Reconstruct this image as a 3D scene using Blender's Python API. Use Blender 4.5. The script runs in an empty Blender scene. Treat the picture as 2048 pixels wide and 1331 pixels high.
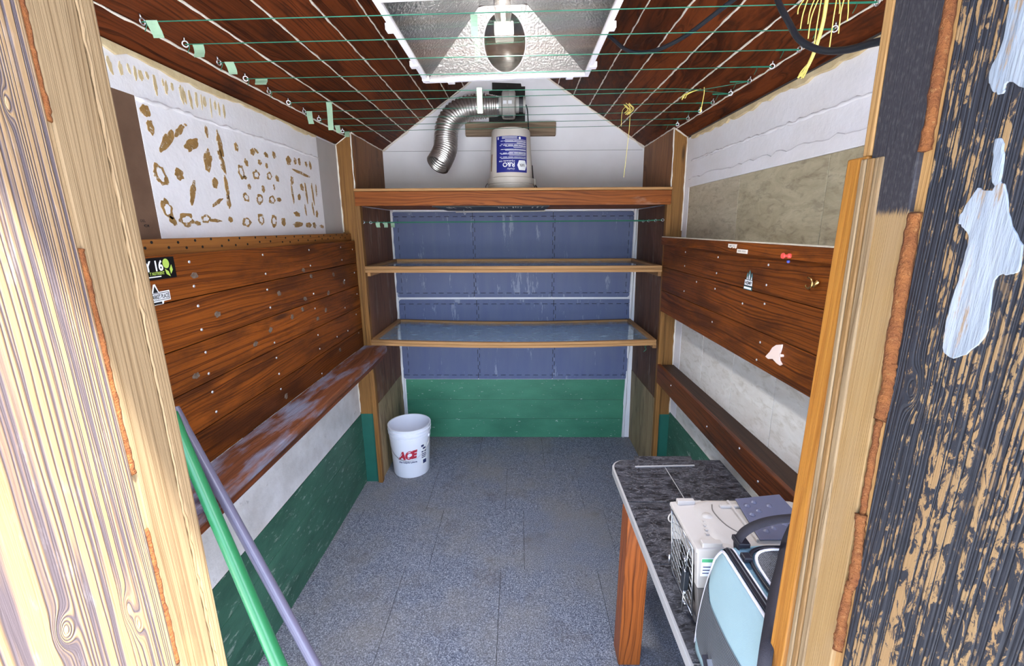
import bpy, bmesh, math, random
import numpy as np
from mathutils import Vector, Matrix, Quaternion
random.seed(7)
sc = bpy.context.scene
COL = sc.collection
PI = math.pi

# ------------------------------------------------------------------ camera
cam_d = bpy.data.cameras.new('camera'); cam = bpy.data.objects.new('camera', cam_d); COL.objects.link(cam)
cam_d.sensor_fit = 'HORIZONTAL'; cam_d.sensor_width = 36.0
cam_d.lens = 862.4 / 2048 * 36.0
cam_d.clip_start = 0.02; cam_d.clip_end = 200
PITCH, YAW, ROLL = 0.2383, -0.0147, 0.0042
fw = Vector((math.sin(YAW)*math.cos(PITCH), math.cos(YAW)*math.cos(PITCH), -math.sin(PITCH)))
rt = Vector((math.cos(YAW), -math.sin(YAW), 0)); dn = fw.cross(rt)
r2 = rt*math.cos(ROLL) + dn*math.sin(ROLL); d2 = dn*math.cos(ROLL) - rt*math.sin(ROLL)
m3 = Matrix((r2, -d2, -fw)).transposed()
cam.matrix_world = Matrix.Translation((0, 0, 1.72)) @ m3.to_4x4()
sc.camera = cam

# ------------------------------------------------------------------ sky, sun, exposure
world = bpy.data.worlds.new('sky'); sc.world = world; world.use_nodes = True
wn = world.node_tree; wn.nodes.clear()
wo = wn.nodes.new('ShaderNodeOutputWorld'); wb = wn.nodes.new('ShaderNodeBackground'); ws = wn.nodes.new('ShaderNodeTexSky')
ws.sky_type = 'NISHITA'; ws.sun_disc = False; ws.sun_elevation = math.radians(67); ws.sun_rotation = math.radians(113)
ws.air_density = 1.0; ws.dust_density = 3.0; ws.ozone_density = 1.0
wb.inputs[1].default_value = 0.20
wn.links.new(ws.outputs[0], wb.inputs[0]); wn.links.new(wb.outputs[0], wo.inputs[0])
sun_d = bpy.data.lights.new('sun', 'SUN'); sun = bpy.data.objects.new('sun', sun_d); COL.objects.link(sun)
sun_d.energy = 3.9; sun_d.angle = math.radians(1.0); sun_d.color = (1.0, 0.97, 0.92)
sun.rotation_euler = Vector((-0.30, 0.25, -0.92)).to_track_quat('-Z', 'Y').to_euler()
sun.location = (6, -3, 8)
sc.view_settings.view_transform = 'Standard'; sc.view_settings.look = 'None'
sc.view_settings.exposure = 2.98; sc.view_settings.gamma = 1.0; sc.view_settings.use_curve_mapping = False

# ------------------------------------------------------------------ key measures (metres)
XL, XR = -1.061, 0.974
D1, D2, DU = 2.681, 3.352, 3.28
RX, RZ = -0.056, 2.886          # ridge
SL, SR = 0.685, 0.643           # roof slopes
def ceil_z(x): return RZ - SL*(RX-x) if x < RX else RZ - SR*(x-RX)
def lean(v):                    # the right side of the shed leans outwards towards the floor
    return (v[0] + 0.021*(2.2-v[2]), v[1], v[2])

# ------------------------------------------------------------------ node helpers
def lin(c):
    return tuple(((x/255)/12.92 if x/255 <= 0.04045 else ((x/255+0.055)/1.055)**2.4) for x in c) + (1.0,)
class NT:
    def __init__(s, name):
        s.m = bpy.data.materials.new(name); s.m.use_nodes = True; s.t = s.m.node_tree; s.t.nodes.clear()
        s.out = s.t.nodes.new('ShaderNodeOutputMaterial')
    def n(s, kind, **kw):
        nd = s.t.nodes.new('ShaderNode'+kind)
        for k, v in kw.items(): setattr(nd, k, v)
        return nd
    def set(s, sock, v):
        if hasattr(v, 'is_output'): s.t.links.new(v, sock)
        else: sock.default_value = v
    def math(s, op, a, b=0.0, c=0.0, clamp=False):
        nd = s.n('Math', operation=op); nd.use_clamp = clamp
        s.set(nd.inputs[0], a); s.set(nd.inputs[1], b); s.set(nd.inputs[2], c); return nd.outputs[0]
    def mapr(s, v, a, b, c=0.0, d=1.0):
        nd = s.n('MapRange'); nd.clamp = True
        s.set(nd.inputs[0], v)
        for i, x in enumerate((a, b, c, d)): s.set(nd.inputs[i+1], x)
        return nd.outputs[0]
    def mix(s, f, a, b, blend='MIX'):
        nd = s.n('Mix', data_type='RGBA', blend_type=blend)
        s.set(nd.inputs[0], f); s.set(nd.inputs[6], a); s.set(nd.inputs[7], b); return nd.outputs[2]
    def ramp(s, f, stops):
        nd = s.n('ValToRGB'); cr = nd.color_ramp
        while len(cr.elements) < len(stops): cr.elements.new(0.5)
        for e, (p, c) in zip(cr.elements, stops): e.position = p; e.color = c
        s.set(nd.inputs[0], f); return nd.outputs[0]
    def coord(s, rnd=True):
        co = s.n('TexCoord').outputs['Object']
        if rnd:
            r = s.n('ObjectInfo').outputs['Random']
            cb = s.n('CombineXYZ'); s.set(cb.inputs[0], s.math('MULTIPLY', r, 17.3)); s.set(cb.inputs[1], s.math('MULTIPLY', r, 31.7)); s.set(cb.inputs[2], s.math('MULTIPLY', r, 23.9))
            va = s.n('VectorMath', operation='ADD'); s.set(va.inputs[0], co); s.set(va.inputs[1], cb.outputs[0]); co = va.outputs[0]
        return co
    def pos(s): return s.n('NewGeometry').outputs['Position']
    def scl(s, v, k):
        nd = s.n('VectorMath', operation='MULTIPLY'); s.set(nd.inputs[0], v); nd.inputs[1].default_value = k; return nd.outputs[0]
    def noise(s, v, scale, detail=4.0, rough=0.55, dist=0.0, col=False):
        nd = s.n('TexNoise'); s.set(nd.inputs['Vector'], v); nd.inputs['Scale'].default_value = scale
        nd.inputs['Detail'].default_value = detail; nd.inputs['Roughness'].default_value = rough; nd.inputs['Distortion'].default_value = dist
        return nd.outputs[1 if col else 0]
    def vor(s, v, scale, feature='F1', rand=1.0, out='Distance'):
        nd = s.n('TexVoronoi', feature=feature); s.set(nd.inputs['Vector'], v); nd.inputs['Scale'].default_value = scale
        nd.inputs['Randomness'].default_value = rand; return nd.outputs[out]
    def bsdf(s, color, rough=0.6, metal=0.0, bump=None, bstr=0.3, bdist=0.01, spec=0.4, **kw):
        b = s.n('BsdfPrincipled'); s.set(b.inputs['Base Color'], color); s.set(b.inputs['Roughness'], rough)
        b.inputs['Metallic'].default_value = metal; b.inputs['Specular IOR Level'].default_value = spec
        for k, v in kw.items(): s.set(b.inputs[k.replace('_', ' ')], v)
        if bump is not None:
            bp = s.n('Bump'); bp.inputs['Strength'].default_value = bstr; bp.inputs['Distance'].default_value = bdist
            s.set(bp.inputs['Height'], bump); s.t.links.new(bp.outputs[0], b.inputs['Normal'])
        s.t.links.new(b.outputs[0], s.out.inputs[0]); return s.m
M = {}
def wood(name, axis, light, dark, freq=60, dist=3.0, knots=1.0, fiber=0.35, rough=0.55, knotcol=None, kscale=(1.2, 7.0), stain=None, bstr=0.25, contrast=(0.25, 0.75), spec=0.35, var=0.35):
    t = NT(name); co = t.coord()
    sp = t.n('SeparateXYZ'); t.set(sp.inputs[0], co)
    i = 'xyz'.index(axis); al = sp.outputs[i]; p = sp.outputs[(i+1) % 3]; q = sp.outputs[(i+2) % 3]
    def vec(a, b, c):
        cb = t.n('CombineXYZ'); t.set(cb.inputs[0], t.math('MULTIPLY', al, a)); t.set(cb.inputs[1], t.math('MULTIPLY', p, b)); t.set(cb.inputs[2], t.math('MULTIPLY', q, c)); return cb.outputs[0]
    low = t.noise(vec(1.0, 7, 7), 1.0, 3.0, 0.5)
    kd = t.vor(vec(kscale[0], kscale[1], kscale[1]), 1.0)
    kb = t.math('POWER', 2.718, t.math('MULTIPLY', t.math('POWER', t.math('DIVIDE', kd, 0.25), 2.0), -1.0))
    F = t.math('ADD', t.math('MULTIPLY', t.math('ADD', p, t.math('MULTIPLY', q, 0.8)), freq*1.1),
               t.math('ADD', t.math('MULTIPLY', low, dist*5.0), t.math('MULTIPLY', kb, 4.0*knots)))
    rv = t.n('CombineXYZ'); t.set(rv.inputs[0], F); t.set(rv.inputs[1], t.math('MULTIPLY', al, 0.6))
    ring = t.noise(rv.outputs[0], 1.0, 3.0, 0.65)
    ring = t.mapr(ring, 0.30, 0.62)
    fib = t.noise(vec(4, 160, 160), 1.0, 3.0, 0.6)
    big = t.noise(vec(1.0, 4, 4), 1.3, 4.0, 0.6)
    g = t.math('ADD', t.math('MULTIPLY', t.mapr(ring, contrast[0], contrast[1]), 1.0-fiber), t.math('MULTIPLY', t.mapr(fib, 0.3, 0.7), fiber))
    c = t.mix(g, lin(dark), lin(light))
    c = t.mix(t.mapr(big, 0.35, 0.7, 0.0, var), c, lin([x*0.55 for x in dark]))
    hv = t.n('HueSaturation'); rr = t.n('ObjectInfo').outputs['Random']
    t.set(hv.inputs['Value'], t.mapr(rr, 0, 1, 0.72, 1.18)); t.set(hv.inputs['Color'], c); c = hv.outputs[0]
    if knots > 0:
        c = t.mix(t.mapr(kd, 0.05, 0.12, 0.8, 0.0), c, lin(knotcol or [x*0.4 for x in dark]))
    if stain:
        sm = t.noise(vec(1.5, 5, 5), 2.0, 5.0, 0.65)
        c = t.mix(t.mapr(sm, stain[1], stain[1]+0.15, 0.0, stain[2]), c, lin(stain[0]))
    M[name] = t.bsdf(c, rough, bump=g, bstr=bstr, bdist=0.003, spec=spec)
    return M[name]
CEIL_L, CEIL_D = (112, 54, 24), (52, 22, 10)
wood('ceiling_wood', 'y', CEIL_L, CEIL_D, 130, 4.0, 1.0, 0.3, 0.6, kscale=(1.0, 6.0), spec=0.12, stain=((22, 12, 10), 0.52, 0.65))
wood('plank_wood', 'y', (136, 72, 22), (72, 33, 9), 150, 3.2, 1.0, 0.3, 0.5, knotcol=(46, 28, 18), kscale=(1.3, 7.0), spec=0.22, stain=((46, 22, 10), 0.47, 0.6))
wood('strip_wood', 'y', (150, 96, 42), (112, 66, 24), 60, 1.5, 0.0, 0.5, 0.7)
wood('bench_wood', 'y', (122, 72, 46), (76, 42, 28), 80, 3.5, 0.5, 0.4, 0.55, spec=0.25, stain=((120, 128, 150), 0.46, 0.75), bstr=0.5)
wood('rail_wood', 'y', (128, 66, 30), (66, 34, 18), 70, 3.0, 0.8, 0.4, 0.5, stain=((40, 26, 18), 0.52, 0.6))
wood('beam_wood', 'x', (150, 84, 36), (92, 44, 16), 110, 5.0, 1.0, 0.3, 0.55, spec=0.2, kscale=(1.6, 7.0), stain=((190, 158, 140), 0.60, 0.5))
wood('frame_wood', 'x', (200, 152, 98), (160, 112, 64), 110, 1.5, 0.3, 0.5, 0.6)
wood('frame_wood_y', 'y', (190, 142, 92), (150, 104, 60), 110, 1.5, 0.3, 0.5, 0.6)
wood('post_wood', 'z', (150, 106, 52), (112, 72, 30), 130, 1.6, 0.6, 0.5, 0.6, kscale=(2, 9))
wood('panel_dark', 'z', (140, 96, 70), (66, 40, 28), 110, 3.0, 0.5, 0.55, 0.6, stain=((150, 134, 124), 0.56, 0.5))
wood('panel_pale', 'z', (172, 152, 118), (118, 96, 70), 70, 3.0, 0.6, 0.55, 0.7, stain=((86, 72, 56), 0.52, 0.6))
wood('panel_ply', 'z', (150, 100, 58), (100, 62, 32), 60, 4.0, 0.8, 0.4, 0.6, kscale=(3, 6))
wood('block_wood', 'x', (164, 142, 118), (112, 92, 74), 110, 4.0, 0.6, 0.4, 0.8)
wood('leg_wood', 'z', (172, 92, 36), (92, 40, 12), 130, 3.0, 0.8, 0.25, 0.4, kscale=(1.5, 6))
wood('jamb_wood', 'z', (154, 130, 98), (116, 92, 63), 290, 2.2, 0.2, 0.35, 0.7, bstr=0.3, var=0.15, stain=((186, 150, 104), 0.58, 0.3))
wood('jamb_wood_warm', 'z', (162, 124, 77), (128, 92, 50), 330, 2.0, 0.0, 0.35, 0.65, bstr=0.25, var=0.15)
wood('stop_orange', 'z', (164, 112, 46), (130, 78, 26), 120, 2.0, 0.0, 0.7, 0.5, var=0.2)
wood('black_frame_wood', 'y', (70, 48, 34), (44, 28, 20), 60, 2, 0, 0.5, 0.6)

def weathered(name, light, lines, knots, freq, paint=None, white=0.0):
    """vertical weathered board seen on its y/z face: contour lines of a height field that swells around the knots"""
    t = NT(name); P = t.pos(); sp = t.n('SeparateXYZ'); t.set(sp.inputs[0], P); y, z = sp.outputs[1], sp.outputs[2]
    def vec(a, b):
        cb = t.n('CombineXYZ'); t.set(cb.inputs[1], t.math('MULTIPLY', y, a)); t.set(cb.inputs[2], t.math('MULTIPLY', z, b)); return cb.outputs[0]
    F = t.math('ADD', t.math('MULTIPLY', y, freq), t.math('MULTIPLY', t.math('POWER', t.math('MAXIMUM', t.math('SUBTRACT', y, 0.33), 0.0), 2.0), 2600 if not paint else 0))
    F = t.math('ADD', F, t.math('MULTIPLY', t.noise(vec(14, 1.8), 1.0, 3, 0.5), 9.0))
    F = t.math('ADD', F, t.math('MULTIPLY', t.noise(vec(30, 7), 1.0, 2, 0.5), 1.6))
    km = None
    for (ky, kz, a, b, amp) in knots:
        r = t.math('ADD', t.math('POWER', t.math('ABSOLUTE', t.math('DIVIDE', t.math('SUBTRACT', y, ky), a)), 2.0),
                   t.math('POWER', t.math('ABSOLUTE', t.math('DIVIDE', t.math('SUBTRACT', z, kz), b)), 2.0))
        g = t.math('POWER', 2.718, t.math('MULTIPLY', r, -1.0))
        F = t.math('ADD', F, t.math('MULTIPLY', g, amp))
        k = t.mapr(g, 0.80, 0.95); km = k if km is None else t.math('MAXIMUM', km, k)
    rv = t.n('CombineXYZ'); t.set(rv.inputs[0], t.math('MULTIPLY', F, 0.20)); t.set(rv.inputs[1], t.math('MULTIPLY', z, 1.2))
    rn = t.noise(rv.outputs[0], 1.0, 1.0, 0.5)
    thin = t.math('SUBTRACT', 1.0, t.mapr(t.math('ABSOLUTE', t.math('SUBTRACT', rn, 0.5)), 0.0, 0.10))
    fib = t.noise(vec(900, 14), 1.0, 3, 0.6); big = t.noise(vec(20, 5), 1.0, 4, 0.6)
    base = t.mix(t.mapr(fib, 0.3, 0.7), lin([x*0.86 for x in light]), lin(light))
    base = t.mix(t.mapr(big, 0.4, 0.7, 0, 0.35), base, lin((146, 106, 66)))
    c = t.mix(t.mapr(thin, 0.15, 0.8, 0, 0.9), base, lin(lines))
    if white:
        c = t.mix(t.mapr(t.noise(vec(60, 12), 1.0, 5, 0.7), 0.58, 0.72, 0, white), c, lin((206, 206, 214)))
    if knots: c = t.mix(t.math('MULTIPLY', km, 0.7), c, lin((176, 150, 116) if not paint else (70, 52, 46)))
    rough = 0.8
    if paint:
        pn = t.math('ADD', t.noise(vec(110, 42), 1.0, 7, 0.72, 0.8), t.math('MULTIPLY', t.math('SUBTRACT', t.noise(vec(9, 3.0), 1.0, 3, 0.5), 0.47), 0.6))
        pn = t.math('ADD', pn, t.math('MULTIPLY', thin, 0.14))
        pm = t.mapr(pn, 0.49, 0.53)
        pc = t.mix(t.noise(vec(80, 40), 1.0, 4, 0.6), lin(paint), lin([x*1.5+8 for x in paint]))
        c = t.mix(pm, c, pc); rough = t.mapr(pm, 0, 1, 0.8, 0.65)
    M[name] = t.bsdf(c, rough, bump=t.math('SUBTRACT', t.mapr(fib, 0.2, 0.8, 0, 0.2), thin), bstr=0.55, bdist=0.002, spec=0.3)
weathered('weathered_tan', (152, 126, 94), (72, 66, 76), [(0.433, 1.262, 0.006, 0.020, 14), (0.439, 1.232, 0.006, 0.018, 12), (0.366, 1.304, 0.008, 0.018, 14), (0.441, 1.837, 0.004, 0.014, 8)], 330, white=0.12)
weathered('weathered_black', (154, 124, 86), (72, 62, 56), [(0.461, 1.543, 0.009, 0.022, 14)], 760, paint=(28, 29, 34))

def blackened_jamb():
    t = NT('jamb_black_top'); P = t.pos(); sp = t.n('SeparateXYZ'); t.set(sp.inputs[0], P); y, z = sp.outputs[1], sp.outputs[2]
    def vec(a, b):
        cb = t.n('CombineXYZ'); t.set(cb.inputs[1], t.math('MULTIPLY', y, a)); t.set(cb.inputs[2], t.math('MULTIPLY', z, b)); return cb.outputs[0]
    w = t.mapr(t.noise(vec(620, 3), 1.0, 2, 0.5), 0.3, 0.7)
    c = t.mix(t.mapr(t.math('ADD', w, t.noise(vec(600, 20), 1.0, 3)), 0.4, 1.4), lin((138, 106, 64)), lin((152, 122, 79)))
    c = t.mix(t.mapr(t.noise(vec(18, 6), 1.0, 4), 0.45, 0.7, 0, 0.3), c, lin((150, 128, 102)))
    edge = t.math('ADD', z, t.math('MULTIPLY', t.math('SUBTRACT', t.noise(vec(900, 30), 1.0, 2), 0.5), 0.03))
    pm = t.mapr(edge, 1.733, 1.738)
    pc = t.mix(t.mapr(t.noise(vec(300, 120), 1.0, 4), 0.5, 0.7, 0, 0.4), lin((44, 42, 47)), lin((96, 92, 90)))
    M['jamb_black_top'] = t.bsdf(t.mix(pm, c, pc), 0.65, bump=w, bstr=0.2, bdist=0.002)
blackened_jamb()

def rough_paint(name, col, col2=None, scale=6.0, mottle=0.4, bscale=60, bstr=0.3, rough=0.6, specks=None, rnd=True, stretch=(1, 1, 1), spec=0.4, sp_thr=0.68):
    t = NT(name); co = t.scl(t.coord(rnd), stretch)
    a = t.noise(co, scale, 5, 0.6); b = t.noise(co, bscale, 4, 0.6)
    c = t.mix(t.mapr(a, 0.35, 0.7, 0, mottle), lin(col), lin(col2 or [x*0.75 for x in col]))
    if specks:
        s = t.noise(co, specks[1], 6, 0.75)
        c = t.mix(t.mapr(s, sp_thr, sp_thr+0.05, 0, specks[2]), c, lin(specks[0]))
    M[name] = t.bsdf(c, rough, bump=b, bstr=bstr, bdist=0.004, spec=spec)
rough_paint('white_foam', (236, 234, 238), (216, 210, 204), 5, 0.4, 45, 0.35, 0.5, specks=((176, 164, 146), 9, 0.4), spec=0.5)
rough_paint('white_plain', (238, 237, 241), (220, 217, 219), 4, 0.4, 30, 0.15, 0.6, specks=((150, 140, 128), 24, 0.5), sp_thr=0.7)
rough_paint('caulk_white', (228, 220, 208), (200, 186, 166), 14, 0.5, 70, 0.5, 0.55)
rough_paint('foam_cream', (214, 196, 158), (178, 150, 100), 16, 0.7, 60, 0.6, 0.7)
rough_paint('grey_panel', (178, 172, 168), (166, 160, 156), 8, 0.5, 80, 0.1, 0.7)
rough_paint('hardboard', (112, 86, 68), (92, 68, 52), 9, 0.8, 120, 0.1, 0.6, specks=((132, 108, 88), 20, 0.5))
rough_paint('glue_brown', (164, 128, 76), (124, 92, 48), 40, 0.8, 90, 0.5, 0.6, specks=((220, 216, 212), 60, 0.9), sp_thr=0.57)
rough_paint('green_scratched', (60, 106, 88), (36, 72, 60), 8, 0.8, 70, 0.4, 0.5, specks=((150, 166, 158), 26, 0.6), stretch=(1, 0.5, 1.4), sp_thr=0.58)
rough_paint('green_back', (70, 138, 108), (48, 108, 84), 5, 0.8, 90, 0.3, 0.45, specks=((224, 230, 224), 40, 0.9), stretch=(0.5, 1, 1.3), sp_thr=0.63)
rough_paint('green_post', (34, 96, 84), (28, 80, 70), 8, 0.5, 60, 0.1, 0.45)
rough_paint('white_dirty', (232, 230, 232), (196, 192, 190), 7, 0.8, 22, 0.6, 0.5, specks=((96, 92, 90), 12, 0.5), sp_thr=0.64)
rough_paint('expanding_foam', (128, 76, 34), (96, 50, 20), 60, 0.9, 260, 1.0, 0.9, specks=((150, 108, 62), 190, 0.6), sp_thr=0.58)
rough_paint('smear_grey', (158, 164, 172), (112, 122, 134), 14, 0.9, 40, 0.6, 0.4, specks=((150, 122, 88), 16, 0.8), stretch=(1, 3, 0.35), spec=0.4, sp_thr=0.56)
rough_paint('mat_foam', (88, 98, 136), (104, 112, 140), 4, 0.6, 420, 0.25, 0.5, specks=((168, 176, 196), 5, 0.45), sp_thr=0.60, stretch=(3, 1, 0.5))
rough_paint('white_plastic', (232, 234, 244), (220, 224, 236), 3, 0.3, 20, 0.03, 0.35, spec=0.5)
rough_paint('oil_plastic', (214, 208, 200), (196, 186, 172), 6, 0.6, 20, 0.04, 0.4, specks=((150, 138, 120), 22, 0.4))
rough_paint('carrier_plastic', (178, 171, 165), (166, 159, 152), 5, 0.4, 300, 0.1, 0.45)
rough_paint('carrier_base', (104, 98, 94), (88, 82, 80), 5, 0.4, 200, 0.1, 0.5)
rough_paint('lid_plastic', (94, 96, 116), (84, 86, 106), 5, 0.4, 200, 0.08, 0.4)
rough_paint('bag_blue', (146, 172, 178), (136, 162, 170), 10, 0.5, 900, 0.25, 0.75)
rough_paint('bag_blue_side', (122, 156, 172), (112, 148, 164), 10, 0.5, 900, 0.25, 0.75)
rough_paint('piping_white', (206, 204, 212), (196, 194, 200), 10, 0.3, 200, 0.1, 0.6)
rough_paint('webbing_black', (48, 46, 54), (38, 36, 44), 40, 0.5, 700, 0.4, 0.8)
rough_paint('tape_green', (146, 174, 146), (126, 156, 130), 30, 0.6, 60, 0.2, 0.7, specks=((110, 140, 120), 90, 0.5), sp_thr=0.6)
rough_paint('cord_green', (30, 106, 82), (24, 92, 70), 30, 0.5, 400, 0.2, 0.6)
rough_paint('twine_yellow', (232, 214, 120), (206, 180, 70), 50, 0.6, 400, 0.4, 0.7)
rough_paint('rubber_black', (34, 38, 44), (26, 28, 34), 20, 0.5, 200, 0.05, 0.4, specks=((90, 96, 104), 60, 0.3))
rough_paint('pole_green', (42, 118, 74), (36, 106, 66), 6, 0.5, 60, 0.05, 0.3, specks=((40, 60, 48), 26, 0.6), sp_thr=0.7, spec=0.6)
rough_paint('pole_grey', (98, 95, 116), (88, 86, 106), 6, 0.5, 60, 0.05, 0.3, specks=((70, 70, 84), 26, 0.6), sp_thr=0.7, spec=0.6)
rough_paint('fan_plastic', (184, 182, 178), (166, 162, 156), 8, 0.6, 60, 0.05, 0.45, specks=((132, 124, 116), 30, 0.5))
rough_paint('black_sheet', (30, 28, 27), (48, 44, 42), 20, 0.6, 80, 0.3, 0.4, specks=((120, 112, 104), 26, 0.5), sp_thr=0.64)
rough_paint('stucco_grey', (178, 172, 164), (150, 144, 136), 3, 0.6, 20, 0.3, 0.8)
rough_paint('dust_top', (206, 196, 178), (168, 158, 140), 9, 0.8, 60, 0.2, 0.85)
rough_paint('steel_dark', (84, 84, 88), (66, 66, 70), 20, 0.5, 100, 0.05, 0.4)
rough_paint('ground_pale', (200, 204, 206), (184, 188, 190), 2, 0.6, 40, 0.3, 0.9)
rough_paint('tray_black', (36, 38, 40), (52, 52, 54), 20, 0.5, 80, 0.1, 0.5)

def plain(name, col, rough=0.5, metal=0.0, spec=0.4):
    t = NT(name); M[name] = t.bsdf(lin(col), rough, metal, spec=spec)
plain('sticker_black', (16, 16, 18), 0.35); plain('sticker_white', (236, 238, 242), 0.4); plain('sticker_lime', (176, 204, 92), 0.4)
plain('ink_black', (22, 22, 26), 0.6); plain('ink_navy', (40, 48, 96), 0.5); plain('ink_red', (178, 42, 62), 0.5); plain('label_blue', (36, 44, 128), 0.4)
plain('sticker_teal', (70, 104, 106), 0.45); plain('paper', (226, 218, 208), 0.8); plain('label_green', (84, 172, 120), 0.5)
plain('pin_red', (226, 84, 76), 0.3); plain('pin_blue', (84, 96, 190), 0.3)
plain('shard_cream', (236, 214, 204), 0.5); plain('brass', (214, 176, 112), 0.28, 1.0)
plain('steel', (206, 208, 214), 0.3, 1.0); plain('nail_steel', (190, 192, 198), 0.4, 0.6)
plain('enamel_white', (236, 232, 238), 0.35); plain('lamp_white', (230, 226, 216), 0.4); plain('gap_dark', (22, 18, 15), 0.9)
plain('zip_black', (28, 28, 36), 0.4); plain('foil_light', (168, 166, 166), 0.4)

def stone(name, c1, c2, c3, rough=0.5, scale=1.0, angle=0.0, bstr=0.25):
    t = NT(name); co = t.coord()
    mp = t.n('Mapping'); t.set(mp.inputs[0], co); mp.inputs['Rotation'].default_value = (angle, 0, 0); mp.inputs['Scale'].default_value = (1, 2.2*scale, 6*scale)
    v = mp.outputs[0]
    a = t.noise(v, 2.2, 8, 0.68, 1.2); b = t.noise(v, 7.0, 7, 0.7, 0.6)
    c = t.mix(t.mapr(a, 0.32, 0.68), lin(c1), lin(c2)); c = t.mix(t.mapr(b, 0.5, 0.72, 0, 0.75), c, lin(c3))
    M[name] = t.bsdf(c, rough, bump=b, bstr=bstr, bdist=0.004)
stone('slate_tile', (194, 184, 156), (160, 148, 120), (118, 104, 86), 0.5, 1.0, 0.12)
stone('slate_tile_up', (198, 188, 164), (168, 156, 132), (132, 114, 96), 0.5, 1.0, 1.35)
stone('lower_tile', (232, 229, 224), (214, 208, 200), (178, 168, 150), 0.45, 0.8, 0.7)
def marble():
    t = NT('black_marble'); co = t.coord()
    a = t.noise(t.scl(co, (1, 2.2, 1)), 22, 9, 0.74, 0.8); b = t.noise(t.scl(co, (1, 2.6, 1)), 9, 7, 0.7, 1.2); f = t.noise(co, 130, 4, 0.6)
    vein = t.math('SUBTRACT', 1.0, t.mapr(t.math('ABSOLUTE', t.math('SUBTRACT', b, 0.5)), 0.0, 0.02))
    c = t.mix(t.mapr(a, 0.4, 0.72), lin((24, 24, 28)), lin((84, 84, 92))); c = t.mix(t.math('MULTIPLY', vein, 0.32), c, lin((170, 170, 178)))
    c = t.mix(t.mapr(f, 0.6, 0.75, 0, 0.35), c, lin((176, 172, 172)))
    M['black_marble'] = t.bsdf(c, t.mapr(a, 0.3, 0.7, 0.3, 0.55), bump=a, bstr=0.08, bdist=0.003)
marble()
def carpet():
    t = NT('carpet'); co = t.coord()
    f = t.noise(co, 210, 4, 0.75); g = t.noise(co, 90, 3, 0.6); P = t.pos(); big = t.noise(P, 2.4, 5, 0.6); br = t.noise(P, 3.7, 5, 0.65)
    c = t.ramp(f, [(0.30, lin((30, 34, 46))), (0.46, lin((92, 98, 114))), (0.56, lin((140, 146, 160))), (0.68, lin((206, 208, 214)))])
    c = t.mix(t.mapr(g, 0.4, 0.65, 0.25, 0.0), c, lin((70, 72, 84)))
    c = t.mix(t.mapr(big, 0.42, 0.66, 0, 0.45), c, lin((134, 128, 118)))
    c = t.mix(t.mapr(br, 0.56, 0.72, 0, 0.5), c, lin((88, 80, 76)))
    M['carpet'] = t.bsdf(c, 0.95, bump=f, bstr=0.8, bdist=0.004, spec=0.1)
carpet()
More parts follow.
